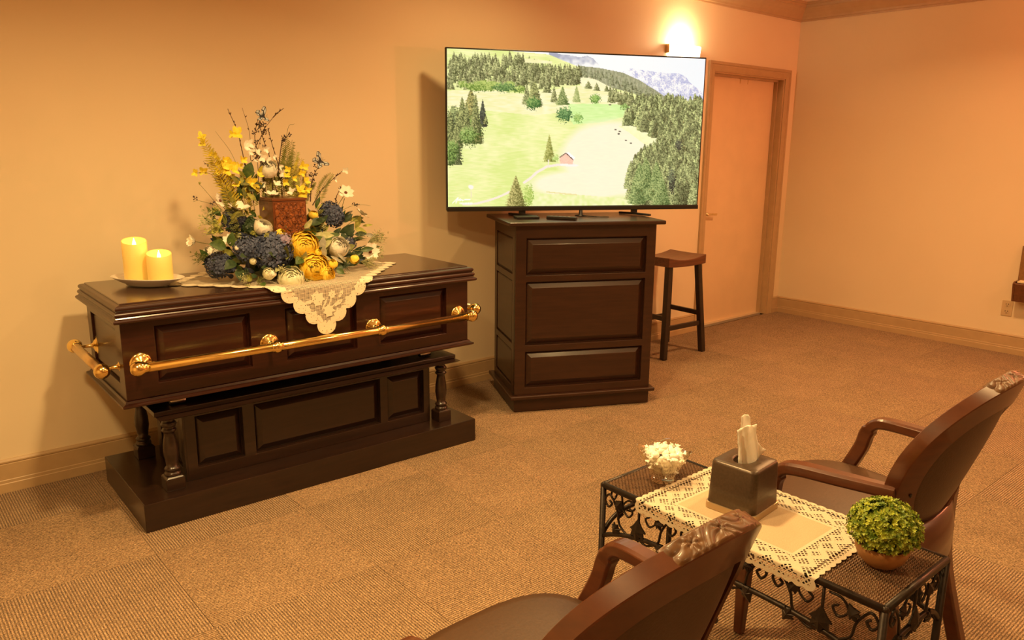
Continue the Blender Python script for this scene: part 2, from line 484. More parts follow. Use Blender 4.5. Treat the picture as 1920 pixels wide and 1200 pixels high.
# ------------------------------------------------------------------ bier under the casket
RC = math.radians(-1.0)
b = thing('casket_bier', 'dark wooden bier with turned columns and plinth under the casket', 'bier', (-4.905, -0.475, 0), RC)
obj('plinth', box(BM(), -0.785, 0.785, -0.305, 0.305, 0.001, 0.117), M['espresso'], b, bevel=0.003)
PH = [(-0.54, -0.35, 0.165, 0.385), (-0.30, 0.313, 0.165, 0.385), (0.35, 0.562, 0.165, 0.385)]
PH = [(-0.54, -0.345, 0.165, 0.385), (-0.295, 0.312, 0.165, 0.385), (0.352, 0.556, 0.165, 0.385)]
bm = BM(); box(bm, -0.578, 0.582, -0.164, 0.185, 0.1171, 0.42); ped = obj('pedestal', bm, M['espresso'], b)
obj('front_frame', face_frame(BM(), -0.58, 0.584, 0.1172, 0.42, PH, -0.186, 0.0218), M['espresso'], ped, bevel=0.0018)
for h in PH: obj('panel', raised_panel(h, -0.1645, 0.0165, 0.030), M['espresso'], ped)
EH = [(-0.135, 0.145, 0.165, 0.385)]
for sx, rz in ((-0.578, -PI/2), (0.582, PI/2)):
    e = obj('end_frame', face_frame(BM(), -0.185, 0.185, 0.1172, 0.42, EH, -0.010, 0.0098), M['espresso'], ped, (sx, 0, 0), (0, 0, rz), bevel=0.0018)
    obj('panel', raised_panel(EH[0], -0.0005, 0.007, 0.03), M['espresso'], ped, (sx, 0, 0), (0, 0, rz))
pl = BM(); box(pl, -0.705, 0.705, -0.248, 0.248, 0.4335, 0.4535)
obj('top_plate', pl, M['espresso'], b, bevel=0.003)
bm = BM(); rect_mould(bm, 0.60, 0.20, [(-0.03, 0.4202), (0.06, 0.4202), (0.085, 0.426), (0.10, 0.4334), (-0.03, 0.4334)])
obj('plate_moulding', bm, M['espresso'], b)
colp = [(0.030, 0.172), (0.032, 0.178), (0.030, 0.186), (0.022, 0.190), (0.027, 0.194), (0.031, 0.200), (0.027, 0.207), (0.021, 0.211), (0.024, 0.235), (0.0285, 0.262), (0.027, 0.300), (0.021, 0.335), (0.019, 0.350), (0.024, 0.354), (0.029, 0.361), (0.024, 0.368), (0.020, 0.371), (0.026, 0.377), (0.030, 0.386), (0.025, 0.396), (0.018, 0.402), (0.026, 0.410), (0.030, 0.4199)]
for sx in (-0.645, 0.645):
    for sy in (-0.205, 0.205):
        bm = BM(); lathe(bm, colp, 20)
        co = obj('column', bm, M['espresso'], b, (sx, sy, 0), smooth=True)
        k = BM(); box(k, -0.036, 0.036, -0.036, 0.036, 0.1172, 0.166)
        loft(k, [[(sxx*q, syy*q, z) for sxx, syy in ((-1, -1), (1, -1), (1, 1), (-1, 1))] for q, z in ((0.036, 0.166), (0.028, 0.174))])
        obj('column_block', k, M['espresso'], co, bevel=0.0025)
for sx in (-0.60, 0.56):
    for sy in (-0.19, 0.19):
        bm = BM(); lathe(bm, [(0.013, -0.03), (0.016, -0.028), (0.016, 0.028), (0.013, 0.03)], 16)
        bmesh.ops.rotate(bm, verts=bm.verts, cent=(0, 0, 0), matrix=Matrix.Rotation(PI/2, 3, 'Y'))
        obj('roller', bm, M['steel'], b, (sx, sy, 0.4702), smooth=True)

# ------------------------------------------------------------------ casket
k = thing('casket', 'mahogany casket with raised panels and brass rail handles on the dark bier', 'casket', (-4.922, -0.470, 0), RC)
bm = BM(); box(bm, -0.765, 0.765, -0.251, 0.258, 0.5245, 0.822); body = obj('body', bm, M['mahog'], k)
FH = [(-0.665, -0.302, 0.575, 0.797), (-0.153, 0.174, 0.575, 0.797), (0.292, 0.655, 0.575, 0.797)]
obj('front_frame', face_frame(BM(), -0.781, 0.781, 0.5246, 0.822, FH, -0.274, 0.0228), M['mahog'], body, bevel=0.0018)
for h in FH: obj('panel', raised_panel(h, -0.2515, 0.0180, 0.030), M['mahog'], body)
EH = [(-0.195, 0.195, 0.575, 0.785)]
for sx, rz in ((-0.765, -PI/2), (0.765, PI/2)):
    obj('end_frame', face_frame(BM(), -0.2575, 0.2575, 0.5246, 0.822, EH, -0.0158, 0.0156), M['mahog'], body, (sx, 0, 0), (0, 0, rz), bevel=0.0018)
    obj('panel', raised_panel(EH[0], -0.0005, 0.006, 0.012), M['mahog'], body, (sx, 0, 0), (0, 0, rz))
bm = BM(); rect_mould(bm, 0.76, 0.255, [(-0.05, 0.5005), (0.036, 0.5005), (0.042, 0.504), (0.042, 0.511), (0.030, 0.516), (0.026, 0.5243), (-0.05, 0.5243)])
obj('base_moulding', bm, M['mahog'], k)
bm = BM(); box(bm, -0.75, 0.75, -0.24, 0.24, 0.4865, 0.5004); obj('bottom_board', bm, M['mahog'], k, bevel=0.004)
# lid: stepped moulding and polished top
def arc(cx, cz, r, a0, a1, n=6): return [(cx+r*math.cos(a0+(a1-a0)*i/n), cz+r*math.sin(a0+(a1-a0)*i/n)) for i in range(n+1)]
lp = [(-0.06, 0.8225), (0.002, 0.8225)] + arc(0.006, 0.8305, 0.008, -PI/2, PI/3) + [(0.004, 0.8405)] + arc(-0.004, 0.8535, 0.0100, -PI/3, PI/3) + [(-0.003, 0.864)] + arc(-0.0085, 0.8755, 0.0105, -PI/3, PI/2.3) + [(-0.018, 0.8885), (-0.06, 0.8885)]
bm = BM(); rect_mould(bm, 0.795, 0.300, lp); lm_ = obj('lid_moulding', bm, M['mahog'], k)
M['lidtop'] = wood('polished_lid', (0.030, 0.011, 0.006), (0.050, 0.019, 0.010), 0.24, 0.45)
bm = BM(); box(bm, -0.776, 0.776, -0.281, 0.281, 0.8226, 0.893); obj('lid_top', bm, M['lidtop'], k, bevel=0.003)
# brass rails
ZB = 0.662
def rail(name, length, posts, mat, parent, loc, rotz, zb):
    """bar runs along local x, posts reach +y to the casket"""
    bm = BM(); tube(bm, [(-length/2, 0, 0), (length/2, 0, 0)], 0.0180, 20)
    r = obj(name, bm, mat, parent, (*loc, zb), (0, 0, rotz), smooth=True)
    for sx in (-1, 1):
        e = BM(); lathe(e, [(0.0, -0.029), (0.013, -0.0262), (0.0235, -0.0175), (0.0285, -0.004), (0.0285, 0.004), (0.0235, 0.017), (0.0195, 0.022), (0.0205, 0.030), (0.018, 0.031)], 24, cap=False)
        bmesh.ops.rotate(e, verts=e.verts, cent=(0, 0, 0), matrix=Matrix.Rotation(-sx*PI/2, 3, 'Y'))
        bmesh.ops.translate(e, verts=e.verts, vec=(sx*(length/2+0.012), 0, 0))
        obj('end_knob', e, M['brass'], r, smooth=True)
    for x in posts:
        e = BM(); prof = [(0.0, 0.078), (0.040, 0.078), (0.040, 0.074), (0.034, 0.071), (0.029, 0.070), (0.026, 0.066), (0.013, 0.063), (0.008, 0.056), (0.0065, 0.03), (0.0065, 0.0)]
        lathe(e, prof, 24, cap=False)
        bmesh.ops.rotate(e, verts=e.verts, cent=(0, 0, 0), matrix=Matrix.Rotation(-PI/2, 3, 'X'))
        bmesh.ops.translate(e, verts=e.verts, vec=(x, 0, 0))
        obj('rosette', e, M['brass'], r, smooth=True)
        if abs(x) < length/2-0.05:
            e = BM(); lathe(e, [(0.0170, -0.024), (0.0215, -0.021), (0.0185, -0.015), (0.0250, -0.010), (0.0268, 0), (0.0250, 0.010), (0.0185, 0.015), (0.0215, 0.021), (0.0170, 0.024)], 24, cap=False)
            bmesh.ops.rotate(e, verts=e.verts, cent=(0, 0, 0), matrix=Matrix.Rotation(PI/2, 3, 'Y'))
            bmesh.ops.translate(e, verts=e.verts, vec=(x, 0, 0))
            obj('collar', e, M['brass'], r, smooth=True)
    return r
rail('brass_rail', 1.475, (-0.722, -0.228, 0.256, 0.722), M['brass'], k, (0, -0.352), 0, ZB)
rail('end_rail', 0.44, (-0.20, 0.20), M['dull_brass'], k, (-0.845, 0), -PI/2, ZB-0.020)
rail('end_rail', 0.44, (-0.20, 0.20), M['dull_brass'], k, (0.859, 0), PI/2, ZB)

# ------------------------------------------------------------------ cabinet and television
RA = math.radians(-26.3)
c = thing('media_cabinet', 'dark wooden paneled cabinet holding up the television', 'cabinet', (-3.228, -0.556, 0), RA)
bm = BM(); box(bm, -0.395, 0.395, -0.229, 0.250, 0.101, 1.044); cb = obj('body', bm, M['cabinet'], c)
CH = [(-0.345, 0.350, 0.776, 0.980), (-0.345, 0.350, 0.386, 0.742), (-0.345, 0.350, 0.143, 0.350)]
obj('front_frame', face_frame(BM(), -0.405, 0.405, 0.101, 1.044, CH, -0.252, 0.0228), M['cabinet'], cb, bevel=0.0018)
for h in CH: obj('panel', raised_panel(h, -0.2295, 0.0180, 0.034), M['cabinet'], cb)
SH_ = [(-0.185, 0.185, z0, z1) for _, _, z0, z1 in CH]
for sx, rz in ((-0.395, -PI/2), (0.395, PI/2)):
    obj('side_frame', face_frame(BM(), -0.2365, 0.2495, 0.101, 1.044, SH_, -0.010, 0.0098), M['cabinet'], cb, (sx, 0, 0), (0, 0, rz), bevel=0.0018)
    for h in SH_: obj('panel', raised_panel(h, -0.0005, 0.006, 0.012), M['cabinet'], cb, (sx, 0, 0), (0, 0, rz))
bm = BM(); box(bm, -0.448, 0.448, -0.284, 0.284, 1.0445, 1.0665); obj('top_board', bm, M['cabinet'], c, bevel=0.006, seg=3)
bm = BM(); box(bm, -0.432, 0.432, -0.279, 0.279, 0.0795, 0.1008); obj('base_ledge', bm, M['cabinet'], c, bevel=0.006, seg=3)
bm = BM(); box(bm, -0.405, 0.405, -0.252, 0.252, 0.0045, 0.0793); obj('plinth', bm, M['cabinet'], c, bevel=0.002)

TW, TH = 1.54, 0.872
tv = thing('television', 'large flat television showing an alpine meadow on the dark cabinet', 'television', (-3.838+0.5*TW*math.cos(RA), -0.163+0.5*TW*math.sin(RA), 1.0668), RA)
ZT = 0.036
bm = BM(); box(bm, -TW/2, TW/2, -0.006, 0.020, ZT, ZT+TH); cas = obj('casing', bm, M['black'], tv, bevel=0.003)
bm = BM(); box(bm, -TW/2+0.12, TW/2-0.12, 0.0205, 0.058, ZT+0.03, ZT+0.55); obj('rear_housing', bm, M['black'], tv, bevel=0.01)
bm = BM(); box(bm, -TW/2, TW/2, -0.014, -0.0062, ZT-0.004, ZT+0.019); obj('lower_bezel', bm, M['black'], tv, bevel=0.002)
for sx in (-0.33, 0.36):
    bm = BM()
    box(bm, sx-0.018, sx+0.018, -0.004, 0.012, 0.012, ZT-0.0002)
    sweep_rect(bm, [(sx-0.05, 0.10, 0.007), (sx-0.012, 0.02, 0.009), (sx+0.012, -0.02, 0.009), (sx+0.055, -0.105, 0.007)], 0.022, 0.012)
    obj('stand_foot', bm, M['black'], tv, bevel=0.002)
bm = BM(); lathe(bm, [(0.034, 0.0), (0.034, 0.004), (0.012, 0.007), (0.010, ZT-0.0045)], 20); obj('cable_guide', bm, M['black'], tv, (0.02, -0.012, 0), smooth=True)
cbx = BM(); tube(cbx, cr([(0.02, -0.02, 0.004), (0.03, -0.07, 0.004), (0.075, -0.13, 0.004), (0.14, -0.15, 0.004)], 6), 0.003, 6); obj('cable', cbx, M['black'], tv)
m_ = thing('media_player', 'thin black player box on the cabinet under the television', 'media player', (-3.228, -0.556, 1.0668), RA)
bm = BM(); box(bm, -0.36, -0.23, -0.10, -0.02, 0, 0.014); obj('box', bm, M['black'], m_, bevel=0.003)
r_ = thing('remote_control', 'slim black remote control on the cabinet beside the player box', 'remote', (-3.228, -0.556, 1.0668), RA)
bm = BM(); sweep_rect(bm, [(-0.185, -0.10, 0.009), (-0.05, -0.20, 0.009)], 0.04, 0.016); obj('case', bm, M['black'], r_, bevel=0.003)
bt = BM()
for i in range(5):
    q = 0.15+0.15*i; box(bt, -0.185+0.135*q-0.006, -0.185+0.135*q+0.006, -0.10-0.10*q-0.006, -0.10-0.10*q+0.006, 0.0171, 0.0186)
obj('button', bt, M['steel'], r_)

# ------------------------------------------------------------------ the picture on the screen: colours painted per vertex
def paint(W=480, H=270):
    rng = np.random.default_rng(5)
    def noise(nx, ny, X, Y):
        g = rng.random((ny+2, nx+2)); fx = np.clip(X/1783*nx, 0, nx); fy = np.clip(Y/1200*ny, 0, ny)
        ix = fx.astype(int); iy = fy.astype(int); tx = fx-ix; ty = fy-iy
        return (g[iy, ix]*(1-tx)+g[iy, ix+1]*tx)*(1-ty)+(g[iy+1, ix]*(1-tx)+g[iy+1, ix+1]*tx)*ty
    u, v = np.meshgrid((np.arange(W)+0.5)/W, (np.arange(H)+0.5)/H)
    # homography unit square -> survey coordinates
    P = np.array([(50, 60), (1725, 112), (1665, 1100), (62, 1108)], float)
    A = []; B = []
    for (a, b_), (x, y) in zip(((0, 0), (1, 0), (1, 1), (0, 1)), P):
        A.append([a, b_, 1, 0, 0, 0, -a*x, -b_*x]); B.append(x); A.append([0, 0, 0, a, b_, 1, -a*y, -b_*y]); B.append(y)
    h = np.linalg.solve(np.array(A), np.array(B))
    dn = h[6]*u+h[7]*v+1; X = (h[0]*u+h[1]*v+h[2])/dn; Y = (h[3]*u+h[4]*v+h[5])/dn
    img = np.zeros((H, W, 3))
    def inside(poly):
        m = np.zeros(X.shape, bool); n = len(poly)
        for i in range(n):
            x1, y1 = poly[i]; x2, y2 = poly[(i+1) % n]
            if y1 == y2: continue
            c_ = ((y1 > Y) != (y2 > Y)) & (X < (x2-x1)*(Y-y1)/(y2-y1)+x1); m ^= c_
        return m
    nf = noise(420, 280, X, Y); nm = noise(110, 70, X, Y); nl = noise(24, 14, X, Y); nh = noise(60, 220, X, Y); nv = noise(300, 60, X, Y)
    def put(mask, a, b_=None, f=None):
        a = np.array(a, float)
        if b_ is None: img[mask] = a
        else: img[mask] = a+(np.array(b_, float)-a)*f[mask][:, None]
    put(np.ones(X.shape, bool), (250, 251, 255), (236, 244, 255), np.clip((X-900)/900, 0, 1))
    put(inside([(700, 60), (770, 92), (830, 96), (900, 112), (950, 100), (990, 120), (1035, 172), (860, 190), (700, 150)]), (160, 165, 190), (245, 246, 250), np.clip((Y-95)/70+0.9*(nm-0.5), 0, 1))
    put(inside([(1180, 205), (1230, 182), (1300, 192), (1400, 206), (1480, 212), (1545, 214), (1590, 232), (1620, 275), (1700, 335), (1720, 460), (1500, 430), (1300, 280)]), (176, 180, 222), (252, 252, 255), np.clip(0.62+2.6*(nf*0.55+nm*0.45-0.5)-0.35*np.exp(-((X-1580)/90)**2-((Y-260)/50)**2)+0.25*np.clip((1400-X)/200, 0, 1), 0, 1))
    # meadow base
    mead = inside([(40, 40), (300, 60), (700, 95), (880, 170), (1030, 190), (1180, 330), (1500, 420), (1740, 470), (1740, 1150), (40, 1150)])
    put(mead, (218, 234, 142), (246, 246, 184), np.clip(0.5+0.9*(nl-0.5)+0.8*(nh-0.5)-0.25*np.clip((Y-600)/500, 0, 1), 0, 1))
    put(inside([(50, 340), (340, 338), (560, 360), (900, 300), (1200, 350), (1300, 480), (900, 470), (600, 500), (300, 470), (50, 440)]), (236, 236, 170), (252, 246, 205), np.clip(0.5+1.2*(nh-0.5)+0.6*(nl-0.5), 0, 1))
    put(inside([(830, 425), (1000, 420), (1230, 430), (1220, 500), (1050, 545), (860, 560), (820, 500)]), (200, 238, 150), (222, 248, 176), nh)
    fld = ((X-1120)/345)**2+((Y-800)/265)**2 < 1
    fld |= inside([(640, 960), (860, 830), (1300, 900), (1240, 1040), (900, 1040), (600, 1010)])
    rr_ = np.sqrt(((X-1110)/330)**2+((Y-790)/250)**2); kk = np.clip((1.12-rr_-0.10*(nl-0.5))/0.22, 0, 1)*mead; kb = np.clip((1.15-np.hypot((X-950)/370, (Y-960)/95))/0.3, 0, 1)*mead
    img += (np.array((253, 247, 224.))-6*nh[..., None]-img)*(0.92*np.maximum(kk, kb))[..., None]
    put(inside([(1150, 570), (1280, 570), (1420, 650), (1450, 760), (1380, 800), (1330, 700), (1230, 620)]), (246, 244, 186), (252, 250, 205), nm)
    put(inside([(600, 1020), (900, 1030), (1230, 1060), (1250, 1120), (600, 1130)]), (222, 236, 150), (246, 246, 200), nm)
    # conifers
    def tree(x, yt, yb, w_, dark, light, rough=1.0, shape=0.9):
        m = (np.abs(X-x) < w_+8) & (Y > yt-4) & (Y < yb+4)
        if not m.any(): return
        x_, y_ = X[m], Y[m]; t = (y_-yt)/(yb-yt)
        wob = (np.sin(y_*0.35+x)*0.18+(nf[m]-0.5)*0.9)*rough
        ins = (t > 0) & (t < 1) & (np.abs(x_-x) < w_*np.clip(t, 0, 1)**shape*(1+wob*0.5))
        sh_ = np.clip(0.5-(x_-x)/(2.4*w_)+1.5*(nf[m]-0.5)+0.25*(0.5-t), 0, 1)
        col = np.array(dark, float)+(np.array(light, float)-np.array(dark, float))*sh_[:, None]
        sub = img[m]; sub[ins] = col[ins]; img[m] = sub
    def blob(x, y, rx, ry, dark, light):
        m = (np.abs(X-x) < rx*1.3) & (np.abs(Y-y) < ry*1.3); x_, y_ = X[m], Y[m]
        d_ = np.hypot((x_-x)/rx, (y_-y)/ry)+1.0*(nf[m]-0.5); ins = d_ < 0.92
        sh_ = np.clip(0.55-(y_-y)/(1.8*ry)-(x_-x)/(4*rx)+2.2*(nf[m]-0.5), 0, 1)
        col = np.array(dark, float)+(np.array(light, float)-np.array(dark, float))*sh_[:, None]
        sub = img[m]; sub[ins] = col[ins]; img[m] = sub
    D1, L1 = (74, 82, 48), (196, 198, 138); D2, L2 = (56, 64, 42), (172, 184, 118)
    # hillside forest behind
    put(inside([(860, 190), (900, 168), (1030, 182), (1180, 212), (1290, 262), (1400, 332), (1500, 402), (1560, 440), (1400, 420), (1250, 350), (1050, 300), (900, 230)]), (98, 104, 76), (186, 186, 152), np.clip(nv*0.6+nf*0.4+0.15, 0, 1))
    put(inside([(905, 225), (1010, 262), (1120, 320), (1150, 350), (1000, 330), (905, 305)]), (244, 240, 190), (252, 246, 210), nm)
    for i in range(70):
        t = rng.random(); x = 900+620*t; y = 185+250*t**1.3+rng.random()*45*(1-0.3*t)
        tree(x, y-34, y+18, 13, (92, 98, 70), (172, 176, 136))
    # upper left forest
    rows = sorted([(rng.uniform(60, 900), rng.random()) for _ in range(330)], key=lambda q: q[1])
    for x, t in rows:
        top = 95 if x < 260 else (85 if x < 540 else 120+(x-540)*0.16)
        bot = 335 if x < 560 else 345-(x-560)*0.15
        yb = top+60+(bot-top-60)*t
        hh = rng.uniform(55, 95)
        f_ = rng.uniform(0.75, 1.15); dk = tuple(q*f_ for q in D1); lt = tuple(min(255, q*f_) for q in L1)
        tree(x, yb-hh, yb, rng.uniform(15, 24), dk, lt)
    put(inside([(545, 122), (640, 132), (720, 140), (722, 158), (640, 152), (548, 150)]), (238, 236, 176), (248, 244, 200), nm)
    for i in range(26): x = rng.uniform(150, 520); blob(x, rng.uniform(290, 330), 32, 24, (96, 128, 52), (186, 204, 112))
    blob(420, 316, 80, 32, (64, 104, 54), (134, 168, 96))
    # left cluster
    tree(90, 440, 830, 60, D2, L2, shape=0.5); tree(280, 395, 580, 34, (38, 44, 40), (96, 104, 84)); tree(205, 335, 690, 78, D1, (196, 186, 112), shape=0.6)
    blob(200, 610, 78, 92, (58, 82, 36), (150, 184, 96)); blob(100, 640, 70, 110, (58, 80, 40), (140, 170, 92)); blob(82, 770, 50, 62, (54, 80, 36), (150, 184, 96)); blob(105, 520, 50, 70, D2, L2)
    for x_, yt_, yb_, w_ in ((150, 380, 600, 40), (235, 360, 620, 36), (75, 470, 700, 40), (120, 480, 720, 36), (180, 420, 690, 34), (300, 500, 560, 16)): tree(x_, yt_, yb_, w_, (58, 68, 40), (186, 190, 120), shape=0.7)
    blob(190, 640, 62, 60, (58, 82, 36), (160, 190, 104)); blob(90, 720, 44, 50, (54, 80, 36), (156, 188, 100))
    # middle trees
    tree(560, 290, 430, 34, D1, L1); tree(610, 275, 445, 48, D1, (190, 194, 124), shape=0.6); blob(600, 420, 52, 42, (40, 92, 44), (140, 174, 96))
    tree(690, 250, 350, 30, D1, L1); tree(735, 300, 412, 24, D1, L1); tree(790, 305, 432, 46, (78, 104, 56), (190, 198, 130)); blob(802, 495, 48, 54, (48, 96, 54), (128, 170, 104))
    blob(890, 520, 30, 32, (112, 162, 80), (178, 210, 120)); tree(880, 295, 412, 28, (136, 154, 90), (206, 212, 146)); blob(1003, 390, 33, 32, (84, 130, 56), (158, 196, 104))
    blob(1192, 415, 34, 50, (110, 146, 74), (186, 214, 130)); tree(955, 268, 322, 28, D1, L1); tree(1010, 278, 336, 24, D1, L1); tree(1075, 296, 340, 20, D1, L1)
    for i in range(60):
        t = rng.random(); x = 1090+430*t; y = 340+110*t+rng.random()*50; tree(x, y-52, y+22, 18, D1, L1)
    # right forest
    poly = [(1200, 560), (1280, 430), (1500, 400), (1740, 450), (1740, 1150), (1240, 1095), (1220, 960), (1300, 830), (1440, 770), (1420, 660), (1280, 580)]
    put(inside(poly), (74, 84, 52), (150, 158, 104), np.clip(nm*0.5+nf*0.5, 0, 1))
    rt = []
    for i in range(900):
        x, y = rng.uniform(1200, 1720), rng.uniform(430, 1110); rt.append((y, x))
    mi = lambda x, y: sum(((poly[i][1] > y) != (poly[(i+1) % len(poly)][1] > y)) and (x < (poly[(i+1) % len(poly)][0]-poly[i][0])*(y-poly[i][1])/(poly[(i+1) % len(poly)][1]-poly[i][1])+poly[i][0]) for i in range(len(poly))) % 2
    for y, x in sorted(rt):
        if not mi(x, y): continue
        f_ = rng.uniform(0.72, 1.2); big = np.clip((y-430)/600, 0, 1)
        tree(x, y-90-70*big, y+12, 26+16*big, tuple(q*f_ for q in (68, 78, 46)), tuple(min(255, q*f_) for q in (190, 196, 132)), shape=0.7)
    for x, y in ((1290, 965), (1350, 1010), (1270, 1030), (1330, 930), (1400, 960), (1430, 1040)):
        tree(x, y-150, y+60, 60, (66, 92, 48), (176, 192, 122), shape=0.7)
    blob(1500, 940, 26, 90, (40, 46, 40), (120, 130, 96)); blob(1545, 700, 22, 40, (48, 50, 44), (110, 116, 90))
    # path, lone trees, hut, animals
    def stroke(pts, wd, col):
        for (x1, y1), (x2, y2) in zip(pts, pts[1:]):
            L_ = max(1e-6, (x2-x1)**2+(y2-y1)**2); t = np.clip(((X-x1)*(x2-x1)+(Y-y1)*(y2-y1))/L_, 0, 1)
            d_ = np.hypot(X-x1-t*(x2-x1), Y-y1-t*(y2-y1)); img[d_ < wd] = col
    stroke([(860, 826), (760, 830), (690, 842), (625, 880), (590, 915), (545, 948)], 8, (248, 232, 226)); stroke([(450, 1010), (400, 1035), (330, 1062), (240, 1086), (160, 1090)], 7, (246, 232, 220))
    stroke([(690, 1010), (800, 1022), (880, 1030)], 4, (232, 222, 160))
    tree(705, 625, 810, 38, (110, 120, 52), (202, 202, 120)); stroke([(699, 800), (699, 846)], 4, (240, 232, 214)); blob(745, 785, 22, 22, (176, 206, 112), (214, 230, 150))
    blob(575, 1030, 30, 70, (150, 182, 80), (206, 222, 130)); tree(492, 898, 1120, 70, (92, 94, 44), (206, 196, 124))
    put(inside([(772, 780), (812, 752), (860, 795), (856, 826), (774, 822)]), (240, 188, 166), (248, 212, 190), nf)
    put(inside([(772, 822), (856, 826), (900, 830), (880, 842), (780, 838)]), (250, 244, 240))
    put(inside([(806, 750), (830, 745), (872, 782), (862, 800), (812, 754)]), (252, 250, 252)); stroke([(772, 780), (812, 752), (858, 796)], 3, (96, 60, 56))
    for x, y in ((1132, 596), (1160, 607), (1153, 623), (1201, 666), (1233, 685), (1096, 428)): stroke([(x-3, y), (x+4, y)], 4, (84, 74, 66))
    stroke([(205, 975), (209, 978)], 14, (252, 242, 236)); stroke([(207, 990), (210, 1045)], 3, (236, 228, 190))
    # the white signature and small caption in the corner
    Wh = (255, 255, 252)
    stroke([(92, 1082), (112, 1060), (128, 1046), (118, 1066), (112, 1082)], 3, Wh); stroke([(128, 1064), (140, 1052), (138, 1066), (150, 1058), (156, 1066), (168, 1060), (204, 1058)], 3, Wh)
    for x in (138, 147, 156, 172, 182, 192, 202, 212): stroke([(x, 1080), (x, 1086)], 3, Wh)
    return np.clip(img/255*np.array((1.0, 0.985, 0.95)), 0, 1)**0.95
def screen_mesh():
    W, H = 480, 270
    img = paint(W, H); lin = np.where(img <= 0.04045, img/12.92, ((img+0.055)/1.055)**2.4)
    sw, sh = TW-0.016, TH-0.030
    xs = np.linspace(-sw/2, sw/2, W); zs = np.linspace(ZT+0.022+sh, ZT+0.022, H)
    gx_, gz_ = np.meshgrid(xs, zs); co = np.stack([gx_, np.full_like(gx_, -0.0066), gz_], -1).reshape(-1, 3)
    i = np.arange((H-1)*(W-1)); r0 = (i//(W-1))*W+i % (W-1)
    faces = np.stack([r0, r0+W, r0+W+1, r0+1], 1)
    me = bpy.data.meshes.new('screen'); me.vertices.add(len(co)); me.vertices.foreach_set('co', co.ravel())
    me.loops.add(faces.size); me.loops.foreach_set('vertex_index', faces.ravel().astype(np.int32))
    me.polygons.add(len(faces)); me.polygons.foreach_set('loop_start', (np.arange(len(faces))*4).astype(np.int32)); me.polygons.foreach_set('loop_total', np.full(len(faces), 4, np.int32))
    me.update()
    at_ = me.color_attributes.new('picture', 'FLOAT_COLOR', 'POINT')
    at_.data.foreach_set('color', np.concatenate([lin.reshape(-1, 3), np.ones((W*H, 1))], 1).astype(np.float32).ravel())
    s = SH('screen_picture'); a = s.node('ShaderNodeAttribute', attribute_name='picture')
    s.set(Base_Color=(0.01, 0.01, 0.01, 1), Roughness=0.25); s.nt.links.new(a.outputs['Color'], s.b.inputs['Emission Color']); s.b.inputs['Emission Strength'].default_value = 1.08
    me.materials.append(s.mat)
    return me
so = obj('screen', screen_mesh(), None, tv); so['label'] = 'lit screen with meadow, conifers, hut and mountains'

# ------------------------------------------------------------------ stool
s = thing('bar_stool', 'dark saddle-seat wooden bar stool between cabinet and door', 'stool', (-1.945, -0.262, 0.0045), math.radians(-3))
bm = BM(); nx, ny = 14, 6; R = []
hx, hy = 0.198, 0.168
for j in range(nx+1):
    x = -hx+2*hx*j/nx; q = (x/hx)**2; zt_ = 0.690+0.026*q
    ring = []
    for i in range(ny+1): ring.append((x, -hy+2*hy*i/ny, zt_-0.004*(1-((i/ny)*2-1)**2)))
    for i in range(ny, -1, -1): ring.append((x, -hy+2*hy*i/ny, 0.642+0.008*q))
    R.append(ring)
loft(bm, R); obj('seat', bm, M['stool'], s, bevel=0.005, seg=3)
lg = {}
for sx in (-1, 1):
    for sy in (-1, 1):
        a, e = Vector((sx*0.155, sy*0.130, 0.662)), Vector((sx*0.208, sy*0.172, 0))
        lg[(sx, sy)] = (a, e); bm = BM(); sweep_rect(bm, [a, e], 0.041, 0.041, Vector((0, 1, 0)), 0.2); obj('leg', bm, M['stool_leg'], s)
def on(k_, z): a, e = lg[k_]; return e+(a-e)*(z/0.662)
for k1, k2, z in (((-1, -1), (1, -1), 0.215), ((-1, 1), (1, 1), 0.215), ((-1, -1), (-1, 1), 0.285), ((1, -1), (1, 1), 0.285)):
    bm = BM(); sweep_rect(bm, [on(k1, z), on(k2, z)], 0.020, 0.034); obj('stretcher', bm, M['stool_leg'], s)

